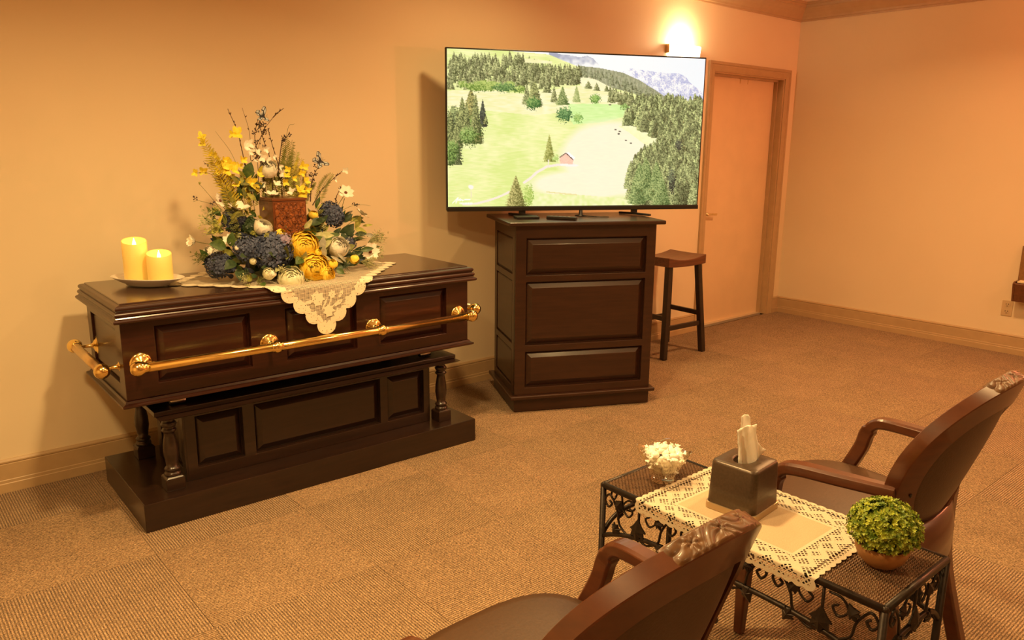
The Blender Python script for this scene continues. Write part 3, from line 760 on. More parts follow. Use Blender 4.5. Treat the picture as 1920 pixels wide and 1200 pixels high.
# ------------------------------------------------------------------ armchairs
RK = math.radians(19); BU = Vector((0, -math.sin(RK), math.cos(RK))); BF = Vector((0, math.cos(RK), math.sin(RK)))
BC = Vector((0, -0.298, 0.655)); KX = 1.05
def bk(x, h, d): return BC + Vector((x, 0, 0)) + BU*h + BF*(KX*x*x + d)
def make_chair(label):
    t = thing('armchair', label, 'armchair', (0, 0, 0), 0, 'oval-backed armchairs by the iron side table')
    # oval back frame
    n = 96; rings = []
    for i in range(n):
        a = 2*PI*i/n; ca, sa = math.cos(a), math.sin(a)
        wd = 0.060+0.018*max(0, sa)**4
        ring = []
        for ro, dd in ((0, -0.0165), (0.002, -0.0185), (wd-0.004, -0.0185), (wd, -0.013), (wd, 0.012), (wd-0.006, 0.018), (wd*0.5, 0.023), (0.003, 0.019), (0, 0.016)):
            ring.append(bk((0.252-ro)*ca, (0.267-ro)*sa, dd))
        rings.append(ring)
    fr = obj('back_frame', loft(BM(), rings, closed=True), M['chairwood'], t, smooth='auto')
    # upholstered oval, domed to the front, flatter at the rear
    bm = BM(); cols = []
    for side, dome, base in ((1, 0.026, 0.010), (-1, 0.010, 0.004)):
        pr = []
        for k_ in range(9):
            q = k_/8
            pr.append([bk(0.196*q*math.cos(2*PI*i/48), 0.211*q*math.sin(2*PI*i/48), side*(base+dome*(1-q**3))) for i in range(48)])
        cols.append(pr)
    rr = cols[0][1:] + cols[1][1:][::-1]
    R_ = [[bm.verts.new(p) for p in g] for g in rr]
    for a, b_ in zip(R_, R_[1:]):
        for i in range(48): bm.faces.new((a[i], a[(i+1) % 48], b_[(i+1) % 48], b_[i]))
    for g, pr in ((R_[0], cols[0]), (R_[-1], cols[1])):
        c_ = bm.verts.new(pr[0][0])
        for i in range(48): bm.faces.new((g[i], g[(i+1) % 48], c_))
    obj('back_upholstery', bm, M['vinyl'], t, smooth=True)
    # carved crest along the top of the frame: leaves, scrolls and rosette
    bm = BM(); NU, ND = 96, 22; G = []
    def relief(u_, d_):
        best = 1; hgt = 0
        for c_ in (-0.062, 0.0, 0.062):
            x, y = u_-c_, d_-0.005; r_ = math.hypot(x, y); best = min(best, r_); th_ = math.atan2(y, x)
            hgt += math.exp(-(r_/0.014)**2)*(0.0034+0.0024*math.cos(6*th_))-0.0035*math.exp(-(r_/0.0035)**2)
        lf = abs(math.sin(u_*120+math.copysign(1, u_)*(d_*150+2.0*math.sin(u_*60))))**0.6
        return hgt+0.0042*lf*(1-math.exp(-(best/0.016)**2))
    for i in range(NU+1):
        u_ = -0.108+0.216*i/NU; a = PI/2-u_/0.262; ca, sa = math.cos(a), math.sin(a); e = min(1, (0.108-abs(u_))/0.012); row = []
        for k_ in range(ND+1):
            d_ = -0.0175+0.040*k_/ND; ed = min(1, k_/2, (ND-k_)/2)
            o_ = (0.001+0.002*math.cos(u_*14)+relief(u_, d_)*ed)*e-0.002*(1-e)
            row.append(bm.verts.new(bk((0.251+o_)*ca, (0.266+o_)*sa, d_)))
        G.append(row)
    for a_, b_ in zip(G, G[1:]):
        for k_ in range(ND): bm.faces.new((a_[k_], a_[k_+1], b_[k_+1], b_[k_]))
    cr_ = obj('carved_crest', bm, M['carve'], t, smooth=True); cr_['label'] = 'carved leaf and flower crest'
    # arms
    for sx in (-1, 1):
        pts = cr([(sx*0.238, -0.232, 0.616), (sx*0.258, -0.10, 0.613), (sx*0.272, 0.01, 0.609), (sx*0.275, 0.055, 0.596), (sx*0.273, 0.078, 0.560), (sx*0.268, 0.088, 0.515), (sx*0.262, 0.112, 0.455), (sx*0.256, 0.135, 0.405)], 6)
        m_ = len(pts); ww = [0.036+0.014*math.sin(PI*min(1, i/(m_*0.55))) if i < m_*0.55 else 0.036 for i in range(m_)]
        hh = [0.034 if i < m_*0.5 else 0.044 for i in range(m_)]
        bm = BM(); rings = []
        for i, p in enumerate(pts):
            a_ = pts[max(0, i-1)]; b_ = pts[min(m_-1, i+1)]; tg = (b_-a_).normalized(); s_ = Vector((1, 0, 0)); s_ = (s_-tg*s_.dot(tg)).normalized(); n_ = s_.cross(tg)
            w2, h2 = ww[i]/2, hh[i]/2; k_ = 0.006
            rings.append([p+s_*x+n_*y for x, y in ((w2, h2-k_), (w2-k_*1.5, h2), (-w2+k_*1.5, h2), (-w2, h2-k_), (-w2, -h2+k_), (-w2+k_, -h2), (w2-k_, -h2), (w2, -h2+k_))])
        loft(bm, rings); obj('armrest', bm, M['chairwood'], t, bevel=0.002)
    # seat
    def outline(q, n_=44):
        o_ = []
        for i in range(n_):
            a = 2*PI*i/n_; ca, sa = math.cos(a), math.sin(a); e = 2/3.0
            x = math.copysign(abs(ca)**e, ca); y = math.copysign(abs(sa)**e, sa)
            wx = 0.268-0.045*(1-(y+1)/2)
            o_.append((x*wx*q, y*0.232*q+0.008))
        return o_
    bm = BM(); loft(bm, [[(x, y, z) for x, y in outline(q)] for q, z in ((0.95, 0.335), (0.97, 0.335), (0.985, 0.34), (0.985, 0.395))]); obj('seat_rail', bm, M['chairwood'], t, smooth=False)
    bm = BM(); loft(bm, [[(x, y, z) for x, y in outline(q)] for q, z in ((0.96, 0.3955), (1.0, 0.400), (1.02, 0.415), (1.015, 0.437), (0.97, 0.452), (0.85, 0.460), (0.55, 0.466), (0.25, 0.468), (0.05, 0.4685))]); obj('seat_cushion', bm, M['vinyl'], t, smooth=True)
    # rear rail joining back to seat
    bm = BM(); rings = []
    for i in range(13):
        x = -0.165+0.33*i/12; y0 = -0.226+0.9*x*x
        rings.append([(x, y0-0.045, 0.335), (x, y0-0.008, 0.335), (x, y0-0.004, 0.40), (x, y0-0.004, 0.478), (x, y0-0.030, 0.482), (x, y0-0.045, 0.40)])
    loft(bm, rings); obj('rear_rail', bm, M['chairwood'], t, smooth=True)
    for sx in (-1, 1):
        bm = BM(); sweep_rect(bm, [(sx*0.225, 0.175, 0.36), (sx*0.224, 0.178, 0.25), (sx*0.222, 0.182, 0)], [0.048, 0.042, 0.028], [0.048, 0.042, 0.028], Vector((0, 1, 0))); obj('leg', bm, M['chairwood'], t, bevel=0.002)
        bm = BM(); sweep_rect(bm, cr([(sx*0.180, -0.215, 0.520), (sx*0.178, -0.215, 0.40), (sx*0.180, -0.230, 0.25), (sx*0.185, -0.300, 0)], 4), [0.040]*13, [0.042]*13, Vector((0, 1, 0))); obj('leg', bm, M['chairwood'], t, bevel=0.002)
    sb = BM()
    for x, h in ((0.205, -0.06), (-0.205, -0.06)): ico(sb, bk(x, h, -0.0195), 0.006, 2, (1, 0.5, 1))
    obj('screw', sb, M['black'], t, smooth=True)
    return t
ch = make_chair('oval-backed brown armchair nearest the viewer, at the bottom edge of the photo')
ch.location = (-5.500, -2.758, 0.0045)
dup(ch, (-4.262, -2.758, 0.0045), 0, 'oval-backed brown armchair behind the potted plant and tissue box')

# ------------------------------------------------------------------ iron side table
TZ = 0.580
t = thing('side_table', 'wrought iron side table with leafy scrollwork and woven top between the armchairs', 'table', (-4.803, -2.795, 0.0045), 0)
TZL = TZ-0.0045
hx, hy = 0.150, 0.378
bm = BM(); ps = [(-hx, -hy, TZL-0.009), (hx, -hy, TZL-0.009), (hx, hy, TZL-0.009), (-hx, hy, TZL-0.009)]
for a, b_ in zip(ps, ps[1:]+ps[:1]): tube(bm, [a, b_], 0.0085, 10)
for p in ps: ico(bm, p, 0.0087, 2)
obj('top_frame', bm, M['iron'], t, smooth=True)
for sx in (-1, 1):
    for sy in (-1, 1):
        bm = BM(); tube(bm, [(sx*hx, sy*hy, TZL-0.012), (sx*hx, sy*hy, 0.012), (sx*hx, sy*hy, 0.0)], [0.0085, 0.0085, 0.011], 10); obj('leg', bm, M['iron'], t, smooth=True)
# woven top: narrow strips over and under
bm = BM(); pitch = 0.0062
nx_ = int(2*(hx-0.006)/pitch); ny_ = int(2*(hy-0.006)/pitch); zw = TZL-0.0035
for i in range(nx_+1):
    for j in range(ny_+1):
        x = -hx+0.007+i*pitch; y = -hy+0.007+j*pitch; a_, b_ = (0.62, 0.27) if (i+j) % 2 else (0.27, 0.62); a_ *= pitch; b_ *= pitch
        v = [bm.verts.new((x+sx_*a_, y+sy_*b_, zw-0.0016)) for sx_, sy_ in ((-1, -1), (1, -1), (1, 1), (-1, 1))]
        c_ = [bm.verts.new((x+sx_*a_*0.45, y+sy_*b_*0.55, zw+0.0008)) for sx_, sy_ in ((-1, -1), (1, -1), (1, 1), (-1, 1))]
        bm.faces.new(c_)
        for q in range(4): bm.faces.new((v[q], v[(q+1) % 4], c_[(q+1) % 4], c_[q]))
wv = obj('woven_top', bm, M['wicker'], t); wv['kind'] = 'stuff'
def arch(L_, s_): return 0.418+0.052*(1-abs(2*s_-1)**4)
def panel_pts(side, u, z, off=0.0):
    """side 0/1: long sides (-x/+x); 2/3: short sides (-y/+y); u runs 0..1 along the side"""
    if side == 0: return Vector((-hx-off, hy-2*hy*u, z))
    if side == 1: return Vector((hx+off, hy-2*hy*u, z))
    if side == 2: return Vector((-hx+2*hx*u, -hy-off, z))
    return Vector((-hx+2*hx*u, hy+off, z))
def leafshape(bm, p, d, nrm, L_):
    d = d.normalized(); s_ = nrm.cross(d).normalized()
    out = [(0, 0), (0.22, 0.20), (0.14, 0.42), (0.42, 0.34), (0.46, 0.50), (0.68, 0.24), (1.0, 0), (0.68, -0.24), (0.46, -0.50), (0.42, -0.34), (0.14, -0.42), (0.22, -0.20)]
    top = [bm.verts.new(p+d*(a*L_)+s_*(b_*L_*0.85)+nrm*(0.004-0.006*abs(b_)-0.004*a)) for a, b_ in out]
    bot = [bm.verts.new(v.co-nrm*0.004) for v in top]
    c_ = bm.verts.new(p+d*(0.42*L_)+nrm*0.007); cb_ = bm.verts.new(p+d*(0.42*L_)+nrm*0.000)
    n_ = len(out)
    for i in range(n_):
        j = (i+1) % n_; bm.faces.new((top[i], top[j], c_)); bm.faces.new((bot[j], bot[i], cb_)); bm.faces.new((top[j], top[i], bot[i], bot[j]))
NR = {0: Vector((-1, 0, 0)), 1: Vector((1, 0, 0)), 2: Vector((0, -1, 0)), 3: Vector((0, 1, 0))}
for side in range(4):
    LL = 2*hy if side < 2 else 2*hx
    bm = BM(); tube(bm, [panel_pts(side, i/24, arch(LL, i/24)) for i in range(25)], 0.0065, 8); obj('lower_rail', bm, M['iron'], t, smooth=True)
    motifs = 3 if side < 2 else 1
    for m_ in range(motifs):
        u0 = (m_+0.5)/motifs; W_ = LL/motifs
        zc = TZL-0.075
        def pp(du, dz): return panel_pts(side, u0+du/LL, zc+dz)
        for sg in (-1, 1):
            # S scroll ending in a curl
            S = [(sg*0.006, -0.044), (sg*0.028, -0.050), (sg*0.064, -0.028), (sg*0.074, 0.010), (sg*0.100, 0.046), (sg*0.118, 0.028), (sg*0.106, 0.010), (sg*0.094, 0.022), (sg*0.102, 0.030)]
            k_ = min(1, W_/0.25)
            bm = BM(); tube(bm, cr([pp(a*k_, b_) for a, b_ in S], 6), 0.0032, 6); obj('scroll', bm, M['iron'], t, smooth=True)
            S2 = [(sg*0.012, 0.052), (sg*0.040, 0.050), (sg*0.056, 0.026), (sg*0.036, 0.006), (sg*0.022, 0.022), (sg*0.034, 0.032)]
            bm = BM(); tube(bm, cr([pp(a*k_, b_) for a, b_ in S2], 6), 0.0028, 6); obj('scroll', bm, M['iron'], t, smooth=True)
            dv = (pp(sg*0.05, 0)-pp(0, 0)).normalized()
            bm = BM(); leafshape(bm, pp(sg*0.066*k_, -0.026)+NR[side]*0.004, dv*0.55+Vector((0, 0, -1)), NR[side], 0.040); obj('leaf', bm, M['iron'], t)
            bm = BM(); leafshape(bm, pp(sg*0.075*k_, 0.014)+NR[side]*0.004, -dv*0.6+Vector((0, 0, 1)), NR[side], 0.038); obj('leaf', bm, M['iron'], t)
        bm = BM(); leafshape(bm, pp(0, -0.046)+NR[side]*0.005, Vector((0, 0, 1)), NR[side], 0.062); obj('leaf', bm, M['iron'], t)
        bm = BM(); tube(bm, [pp(0, -0.05), pp(0, 0.066)], 0.0035, 6); obj('stem', bm, M['iron'], t, smooth=True)

# ------------------------------------------------------------------ lace runner on the table
def lace_uv(me, f):
    uv = me.uv_layers.new(name='lace')
    for lp_ in me.loops: uv.data[lp_.index].uv = f(me.vertices[lp_.vertex_index].co)
rl = thing('lace_runner', 'cream lace-edged linen runner across the iron side table', 'table runner', (-4.818, -2.788, TZ+0.0012), 0)
RW, RL = 0.360, 0.492      # across (x), along (y)
def drape(x, y):
    """table half-width reached at -x side: the edge dips over the frame"""
    e = -(hx+0.0095)+0.015-x
    if e > 0: return (-(hx+0.0095)+0.015-min(e, 0.004)-0.002, y, -max(0, e-0.002)*1.0)
    return (x, y, 0)
def runner_mat():
    s_ = SH('lace_runner_mat'); uv = s_.node('ShaderNodeUVMap', uv_map='lace').outputs[0]
    x, y, _ = s_.xyz(uv)
    ex = s_.m('SUBTRACT', RW/2, s_.m('ABSOLUTE', x)); ey = s_.m('SUBTRACT', RL/2, s_.m('ABSOLUTE', y))
    e = s_.m('MINIMUM', ex, ey)                            # distance to the outer edge
    isx = s_.m('LESS_THAN', ex, ey)
    along = s_.m('ADD', s_.m('MULTIPLY', isx, y), s_.m('MULTIPLY', s_.m('SUBTRACT', 1, isx), x))
    def tri(v, p): return s_.m('PINGPONG', v, p)
    # diamond net of holes
    p = 0.0058
    a = s_.m('ADD', x, y); b_ = s_.m('SUBTRACT', x, y)
    ha = s_.m('GREATER_THAN', tri(a, p), p*0.40); hb_ = s_.m('GREATER_THAN', tri(b_, p), p*0.40)
    hole = s_.m('MULTIPLY', ha, hb_)
    inb = s_.m('MULTIPLY', s_.m('LESS_THAN', e, 0.084), s_.m('GREATER_THAN', e, 0.010))
    zz = s_.m('ADD', 0.030, s_.m('MULTIPLY', tri(along, 0.026), 0.95))
    solid = s_.m('LESS_THAN', s_.m('ABSOLUTE', s_.m('SUBTRACT', e, zz)), 0.0095)
    zz2 = s_.m('ADD', 0.052, s_.m('MULTIPLY', tri(s_.m('ADD', along, 0.026), 0.026), 0.75))
    solid2 = s_.m('LESS_THAN', s_.m('ABSOLUTE', s_.m('SUBTRACT', e, zz2)), 0.005)
    hem = s_.m('LESS_THAN', s_.m('ABSOLUTE', s_.m('SUBTRACT', e, 0.084)), 0.004)
    # larger holes beside the zigzag
    big = s_.m('LESS_THAN', s_.m('ADD', s_.m('ABSOLUTE', s_.m('SUBTRACT', tri(along, 0.013), 0.0065)), s_.m('ABSOLUTE', s_.m('SUBTRACT', e, 0.022))), 0.0045)
    hole = s_.m('MAXIMUM', s_.m('MULTIPLY', hole, s_.m('SUBTRACT', 1, s_.m('MAXIMUM', solid, solid2))), big)
    hole = s_.m('MULTIPLY', s_.m('MULTIPLY', hole, inb), s_.m('SUBTRACT', 1, hem))
    # eyelets along the scalloped rim
    mask = s_.m('SUBTRACT', 1, hole)
    wv_ = s_.noise(s_.mapping(uv, (900, 260, 1)), 1.0, 2)
    lin = s_.m('GREATER_THAN', e, 0.088); mixc = s_.node('ShaderNodeMix', data_type='RGBA'); s_.put(mixc.inputs['Factor'], lin)
    s_.put(mixc.inputs['A'] if 0 else mixc.inputs[6], s_.ramp(wv_, [(0.3, (0.54, 0.45, 0.32)), (0.7, (0.64, 0.545, 0.40))])); s_.put(mixc.inputs[7], s_.ramp(wv_, [(0.3, (0.46, 0.34, 0.21)), (0.7, (0.54, 0.415, 0.265))]))
    s_.set(Base_Color=mixc.outputs[2], Roughness=0.9)
    s_.bump(s_.m('ADD', s_.m('ADD', solid, solid2), wv_), 0.5, 0.003)
    s_.cut(mask); return s_.mat
M['runner'] = runner_mat()
def scallop_rect(w_, l_, p=0.024, d_=0.005):
    pts = []
    def side(ax, ay, bx, by, nx_, ny_):
        L_ = math.hypot(bx-ax, by-ay); n_ = max(1, round(L_/p))
        for i in range(n_):
            for k_ in range(4):
                f = (i+k_/4)/n_; o_ = d_*abs(math.sin(PI*k_/4))
                pts.append((ax+(bx-ax)*f+nx_*o_, ay+(by-ay)*f+ny_*o_))
    side(-w_, -l_, w_, -l_, 0, -1); side(w_, -l_, w_, l_, 1, 0); side(w_, l_, -w_, l_, 0, 1); side(-w_, l_, -w_, -l_, -1, 0)
    return pts
def cloth_piece(name, poly, cuts_x, cuts_y, fmap, mat, parent):
    bm = BM(); bm.faces.new([bm.verts.new((x, y, 0)) for x, y in poly])
    bmesh.ops.triangulate(bm, faces=bm.faces)
    for c_ in cuts_x: bmesh.ops.bisect_plane(bm, geom=bm.verts[:]+bm.edges[:]+bm.faces[:], plane_co=(c_, 0, 0), plane_no=(1, 0, 0))
    for c_ in cuts_y: bmesh.ops.bisect_plane(bm, geom=bm.verts[:]+bm.edges[:]+bm.faces[:], plane_co=(0, c_, 0), plane_no=(0, 1, 0))
    bmesh.ops.recalc_face_normals(bm, faces=bm.faces)
    me = bpy.data.meshes.new(name); bm.to_mesh(me); bm.free()
    lace_uv(me, lambda co: (co.x, co.y))
    for v in me.vertices: v.co = fmap(v.co.x, v.co.y)
    me.materials.append(mat); me.polygons.foreach_set('use_smooth', [True]*len(me.polygons))
    o = bpy.data.objects.new(name, me); link(o, parent); return o
xe = -(hx+0.0095)+0.015
cloth_piece('lace', scallop_rect(RW/2-0.003, RL/2-0.003), [xe-0.012, xe-0.006, xe-0.003, xe, xe+0.01], [], drape, M['runner'], rl)

# ------------------------------------------------------------------ things on the table
# glass bowl
bw = thing('glass_bowl', 'small clear glass bowl of white mints on the table corner', 'bowl', (-4.822, -2.512, TZ+0.0008), 0.5)
def bowl_mesh():
    bm = BM(); n = 40; R = []
    prof = [(0.030, 0.0, 0), (0.033, 0.004, 0), (0.031, 0.012, 0), (0.034, 0.018, 0), (0.046, 0.042, 0.2), (0.060, 0.068, 0.7), (0.067, 0.080, 1), (0.0675, 0.083, 1), (0.0645, 0.0815, 1), (0.0575, 0.068, 0.7), (0.043, 0.043, 0.2), (0.028, 0.022, 0), (0.012, 0.017, 0)]
    for r, z, k_ in prof:
        ring = []
        for i in range(n):
            a = 2*PI*i/n; q = math.cos(4*a); rb = 1+0.012*math.cos(20*a)*(0 if k_ == 0 else 1)
            ring.append((r*(1+0.10*k_*q)*rb*math.cos(a), r*(1+0.10*k_*q)*rb*math.sin(a), z+0.010*k_*max(-0.4, q)))
        R.append(ring)
    return loft(bm, R)
gs = SH('clear_glass'); gs.set(Base_Color=(0.97, 0.95, 0.88, 1), Roughness=0.02, IOR=1.22); gs.b.inputs['Transmission Weight'].default_value = 1.0
tr_ = gs.node('ShaderNodeBsdfTransparent'); tr_.inputs[0].default_value = (0.95, 0.94, 0.90, 1); gl_ = gs.node('ShaderNodeBsdfGlossy'); gl_.inputs['Roughness'].default_value = 0.06
fz = gs.node('ShaderNodeLayerWeight'); fz.inputs['Blend'].default_value = 0.25; mxg = gs.node('ShaderNodeMixShader'); gl_.inputs['Color'].default_value = (1, 0.96, 0.86, 1)
gs.nt.links.new(gs.m('ADD', gs.m('MULTIPLY', fz.outputs['Facing'], 0.60), 0.12), mxg.inputs[0]); gs.nt.links.new(tr_.outputs[0], mxg.inputs[1]); gs.nt.links.new(gl_.outputs[0], mxg.inputs[2]); gs.nt.links.new(mxg.outputs[0], gs.out.inputs['Surface'])
obj('bowl', bowl_mesh(), gs.mat, bw, smooth=True)
M['mint'] = plain('white_mint', (0.90, 0.85, 0.74), 0.28, var=0.05, scale=60, Coat_Weight=0.6)
def mint_mesh(seed):
    rng = random.Random(seed); bm = BM(); ico(bm, (0, 0, 0), 1, 2, (0.0150, 0.0115, 0.0085))
    for v in bm.verts: v.co *= 1+rng.uniform(-0.09, 0.09)
    for sx in (-1, 1):
        n = 7; c_ = bm.verts.new((sx*0.0130, 0, 0)); ring = [bm.verts.new((sx*0.0225+rng.uniform(-0.0012, 0.0012), 0.0085*math.cos(PI*i/(n-1)), 0.004*math.sin(3*i)+0.001)) for i in range(n)]
        ring2 = [bm.verts.new(v.co+Vector((0, 0, 0.0007))) for v in ring]; c2 = bm.verts.new((sx*0.0130, 0, 0.002))
        for i in range(n-1): bm.faces.new((c_, ring[i], ring[i+1])); bm.faces.new((c2, ring2[i+1], ring2[i]))
    me = bpy.data.meshes.new('mint'); bmesh.ops.recalc_face_normals(bm, faces=bm.faces); bm.to_mesh(me); bm.free()
    me.materials.append(M['mint']); me.polygons.foreach_set('use_smooth', [True]*len(me.polygons)); return me
mm = [mint_mesh(i) for i in range(4)]
rng = random.Random(12); base = bw.location
lay = [(0.030, 0.018, 4), (0.042, 0.032, 7), (0.056, 0.042, 9), (0.070, 0.050, 12), (0.080, 0.044, 10), (0.086, 0.024, 6), (0.092, 0.008, 2)]
for z, r, n in lay:
    for i in range(n):
        a = 2*PI*(i+rng.random()*0.5)/n+z*70; rr = r*rng.uniform(0.75, 1.0)*(0.92 if z > 0.05 else 0.9)
        o = bpy.data.objects.new('mint', mm[rng.randrange(4)]); C.objects.link(o)
        o.location = base+Vector((rr*math.cos(a), rr*math.sin(a), z+rng.uniform(-0.002, 0.003))); o.rotation_euler = (rng.uniform(-0.6, 0.6), rng.uniform(-0.6, 0.6), rng.uniform(0, 6.28))
        tag(o, 'white wrapped mint heaped in the glass bowl', 'mint', 'mints in the glass bowl')

# tissue box
tb = thing('tissue_box', 'square dark brown tissue box cover on the lace runner', 'tissue box', (-4.797, -2.742, TZ+0.0022), math.radians(5))
def rsq(h, r, n=6):
    o_ = []
    for cx_, cy_, a0 in ((h-r, h-r, 0), (-h+r, h-r, PI/2), (-h+r, -h+r, PI), (h-r, -h+r, 1.5*PI)):
        for i in range(n+1): a = a0+PI/2*i/n; o_.append((cx_+r*math.cos(a), cy_+r*math.sin(a)))
    return o_
M['taupe'] = plain('taupe_plastic', (0.075, 0.050, 0.032), 0.34, 0.35, var=0.15, scale=200)
M['champagne'] = plain('champagne_metal', (0.50, 0.38, 0.24), 0.35, 0.8)
bm = BM(); rings = []
for h, z in ((0.060, 0.0), (0.068, 0.0), (0.068, 0.016), (0.0655, 0.0165)): rings.append([(x, y, z) for x, y in rsq(h, 0.014)])
loft(bm, rings); obj('base_band', bm, M['champagne'], tb)
bm = BM(); rings = []
nn = 28
for h, z in ((0.060, 0.016), (0.0655, 0.0168), (0.0635, 0.06), (0.0620, 0.118), (0.0600, 0.124), (0.056, 0.1262)): rings.append([(x, y, z) for x, y in rsq(h, 0.016)])
def ell(a_, b_, z): return [(a_*math.cos(PI/4*0+2*PI*(i-3)/28+PI/4), b_*math.sin(2*PI*(i-3)/28+PI/4), z) for i in range(28)]
rings += [ell(0.044, 0.030, 0.129), ell(0.040, 0.026, 0.1285), ell(0.038, 0.0245, 0.124), ell(0.038, 0.0245, 0.104)]
R_ = [[bm.verts.new(p) for p in g] for g in rings]
for a, b_ in zip(R_, R_[1:]):
    for i in range(28): bm.faces.new((a[i], a[(i+1) % 28], b_[(i+1) % 28], b_[i]))
bm.faces.new(R_[-1])
obj('cover', bm, M['taupe'], tb, smooth=True)
M['tissue'] = plain('tissue_paper', (0.86, 0.80, 0.70), 0.95, Transmission_Weight=0.0, Subsurface_Weight=0.15)
def tissue_sheet(poly, wob, ph):
    """a crumpled upright sheet: outline (u, z) in metres, folded in depth"""
    bm = BM(); f = bm.faces.new([bm.verts.new((u_, 0, z)) for u_, z in poly]); bmesh.ops.triangulate(bm, faces=[f])
    for c_ in [0.006*i for i in range(-9, 10)]: bmesh.ops.bisect_plane(bm, geom=bm.verts[:]+bm.edges[:]+bm.faces[:], plane_co=(c_, 0, 0), plane_no=(1, 0, 0))
    for c_ in [0.10+0.010*i for i in range(16)]: bmesh.ops.bisect_plane(bm, geom=bm.verts[:]+bm.edges[:]+bm.faces[:], plane_co=(0, 0, c_), plane_no=(0, 0, 1))
    for v in bm.verts:
        u_, z = v.co.x, v.co.z; t_ = (z-0.10)/0.13
        v.co.y = wob*(math.sin(u_*150+ph+2.2*t_)*(0.9-0.3*t_)+0.45*math.sin(u_*330+9*t_+ph))+0.010*t_*math.sin(ph)+0.002*math.sin(z*420)*math.exp(-((u_+0.012)/0.006)**2)
    return bm
K_ = 1/735
def tp(pts): return [((x-1406)*K_, 0.104+(866-y)*K_*1.03) for x, y in pts]
sheets = [(tp([(1394, 866), (1391, 830), (1388, 802), (1385, 794), (1398, 790), (1410, 786), (1421, 783), (1420, 800), (1424, 816), (1433, 826), (1443, 833), (1430, 842), (1424, 848), (1426, 866)]), 0.0055, 0.3, -0.004), (tp([(1397, 866), (1398, 800), (1397, 776), (1401, 770), (1408, 770), (1413, 776), (1415, 800), (1416, 866)]), 0.0045, 2.1, 0.006)]
for poly, wob, ph, off in sheets:
    o = obj('tissue', tissue_sheet(poly, wob, ph), M['tissue'], tb, (off*0.65, off*0.75, 0), (0, 0, -YAW-math.radians(5)), smooth=True)
    so_ = o.modifiers.new('thick', 'SOLIDIFY'); so_.thickness = 0.0010
o['label'] = 'white tissue standing out of the slot'

# potted plant
pp_ = thing('potted_plant', 'round bright green boxwood plant in a small clay bowl', 'potted plant', (-4.800, -3.092, TZ+0.0008), 0)
M['clay'] = plain('clay_bowl', (0.36, 0.17, 0.055), 0.5, var=0.12, scale=25)
bm = BM(); lathe(bm, [(0.026, 0.0), (0.034, 0.003), (0.048, 0.018), (0.055, 0.036), (0.056, 0.050), (0.052, 0.050), (0.050, 0.040)], 32); obj('pot', bm, M['clay'], pp_, smooth=True)
def foliage(seed, n, R0, cz_, leaf):
    rng = random.Random(seed); bm = BM()
    for i in range(n):
        u_ = rng.uniform(-0.42, 1); a = rng.uniform(0, 2*PI); q = math.sqrt(max(0, 1-u_*u_))
        d_ = Vector((q*math.cos(a), q*math.sin(a), u_)); rad = R0*rng.uniform(0.72, 1.03)*(1-0.10*max(0, -u_))
        p = Vector((0, 0, cz_))+Vector((d_.x*rad*1.03, d_.y*rad*1.03, d_.z*rad*0.86))
        rot = look(d_+Vector((rng.uniform(-.5, .5), rng.uniform(-.5, .5), rng.uniform(-.2, .6))))
        for k_ in range(6):
            b_ = 2*PI*k_/6+rng.random(); t_ = rot @ Vector((math.cos(b_), math.sin(b_), rng.uniform(0.3, 0.9))); t_.normalize()
            s_ = t_.cross(d_); s_.normalize(); L_ = leaf*rng.uniform(0.8, 1.25); nrm = s_.cross(t_)
            v = [bm.verts.new(p), bm.verts.new(p+t_*L_*0.55+s_*L_*0.30+nrm*L_*0.1), bm.verts.new(p+t_*L_), bm.verts.new(p+t_*L_*0.55-s_*L_*0.30+nrm*L_*0.1)]
            bm.faces.new(v)
    return bm
def leafmat(name, lo, hi, scale=45):
    s_ = SH(name); n_ = s_.noise(s_.coord(), scale, 2); s_.set(Base_Color=s_.ramp(n_, [(0.35, lo), (0.65, hi)]), Roughness=0.5)
    return s_.mat
M['box_leaf'] = leafmat('boxwood_leaf', (0.11, 0.20, 0.014), (0.46, 0.52, 0.05), 60)
f_ = obj('foliage', foliage(4, 1500, 0.070, 0.084, 0.0085), M['box_leaf'], pp_); f_['kind'] = 'stuff'
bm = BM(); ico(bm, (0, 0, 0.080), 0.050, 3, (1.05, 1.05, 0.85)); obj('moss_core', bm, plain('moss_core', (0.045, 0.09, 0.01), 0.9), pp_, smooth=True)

# ------------------------------------------------------------------ lace cloth over the casket
LZ = 0.8935
lc = thing('lace_tablecloth', 'cream lace square hanging in a point over the casket front', 'lace cloth', (-4.918, -0.462, LZ), RC)
HD = 0.548; YF = 0.330; YB = 0.318      # half diagonal; distance from centre to the lid's front edge
def edge_fold(s_, t_):
    """s across, t towards the back (negative = front); the front corner hangs over the lid edge"""
    if t_ > YB-0.02:            # the far corner drops behind the lid
        q = t_-(YB-0.02)
        if q < 0.035: a = q/0.035*PI/2; return Vector((s_, YB-0.02+0.0223*math.sin(a), 0.0012-0.0223*(1-math.cos(a))))
        return Vector((s_, YB+0.0023, -0.0211-(q-0.035)))
    if t_ >= -YF+0.02: return Vector((s_, t_, 0.0012+0.0015*math.sin(19*s_+4*t_)*math.cos(23*t_)))
    q = -t_-(YF-0.02)
    if q < 0.035:
        a = q/0.035*PI/2; return Vector((s_, -(YF-0.02)-0.0223*math.sin(a), 0.0012-0.0223*(1-math.cos(a))))
    q -= 0.035
    return Vector((s_, -(YF-0.02)-0.0223-0.003*math.sin(14*s_)-0.004*min(1, q/0.1), -0.0211-q))
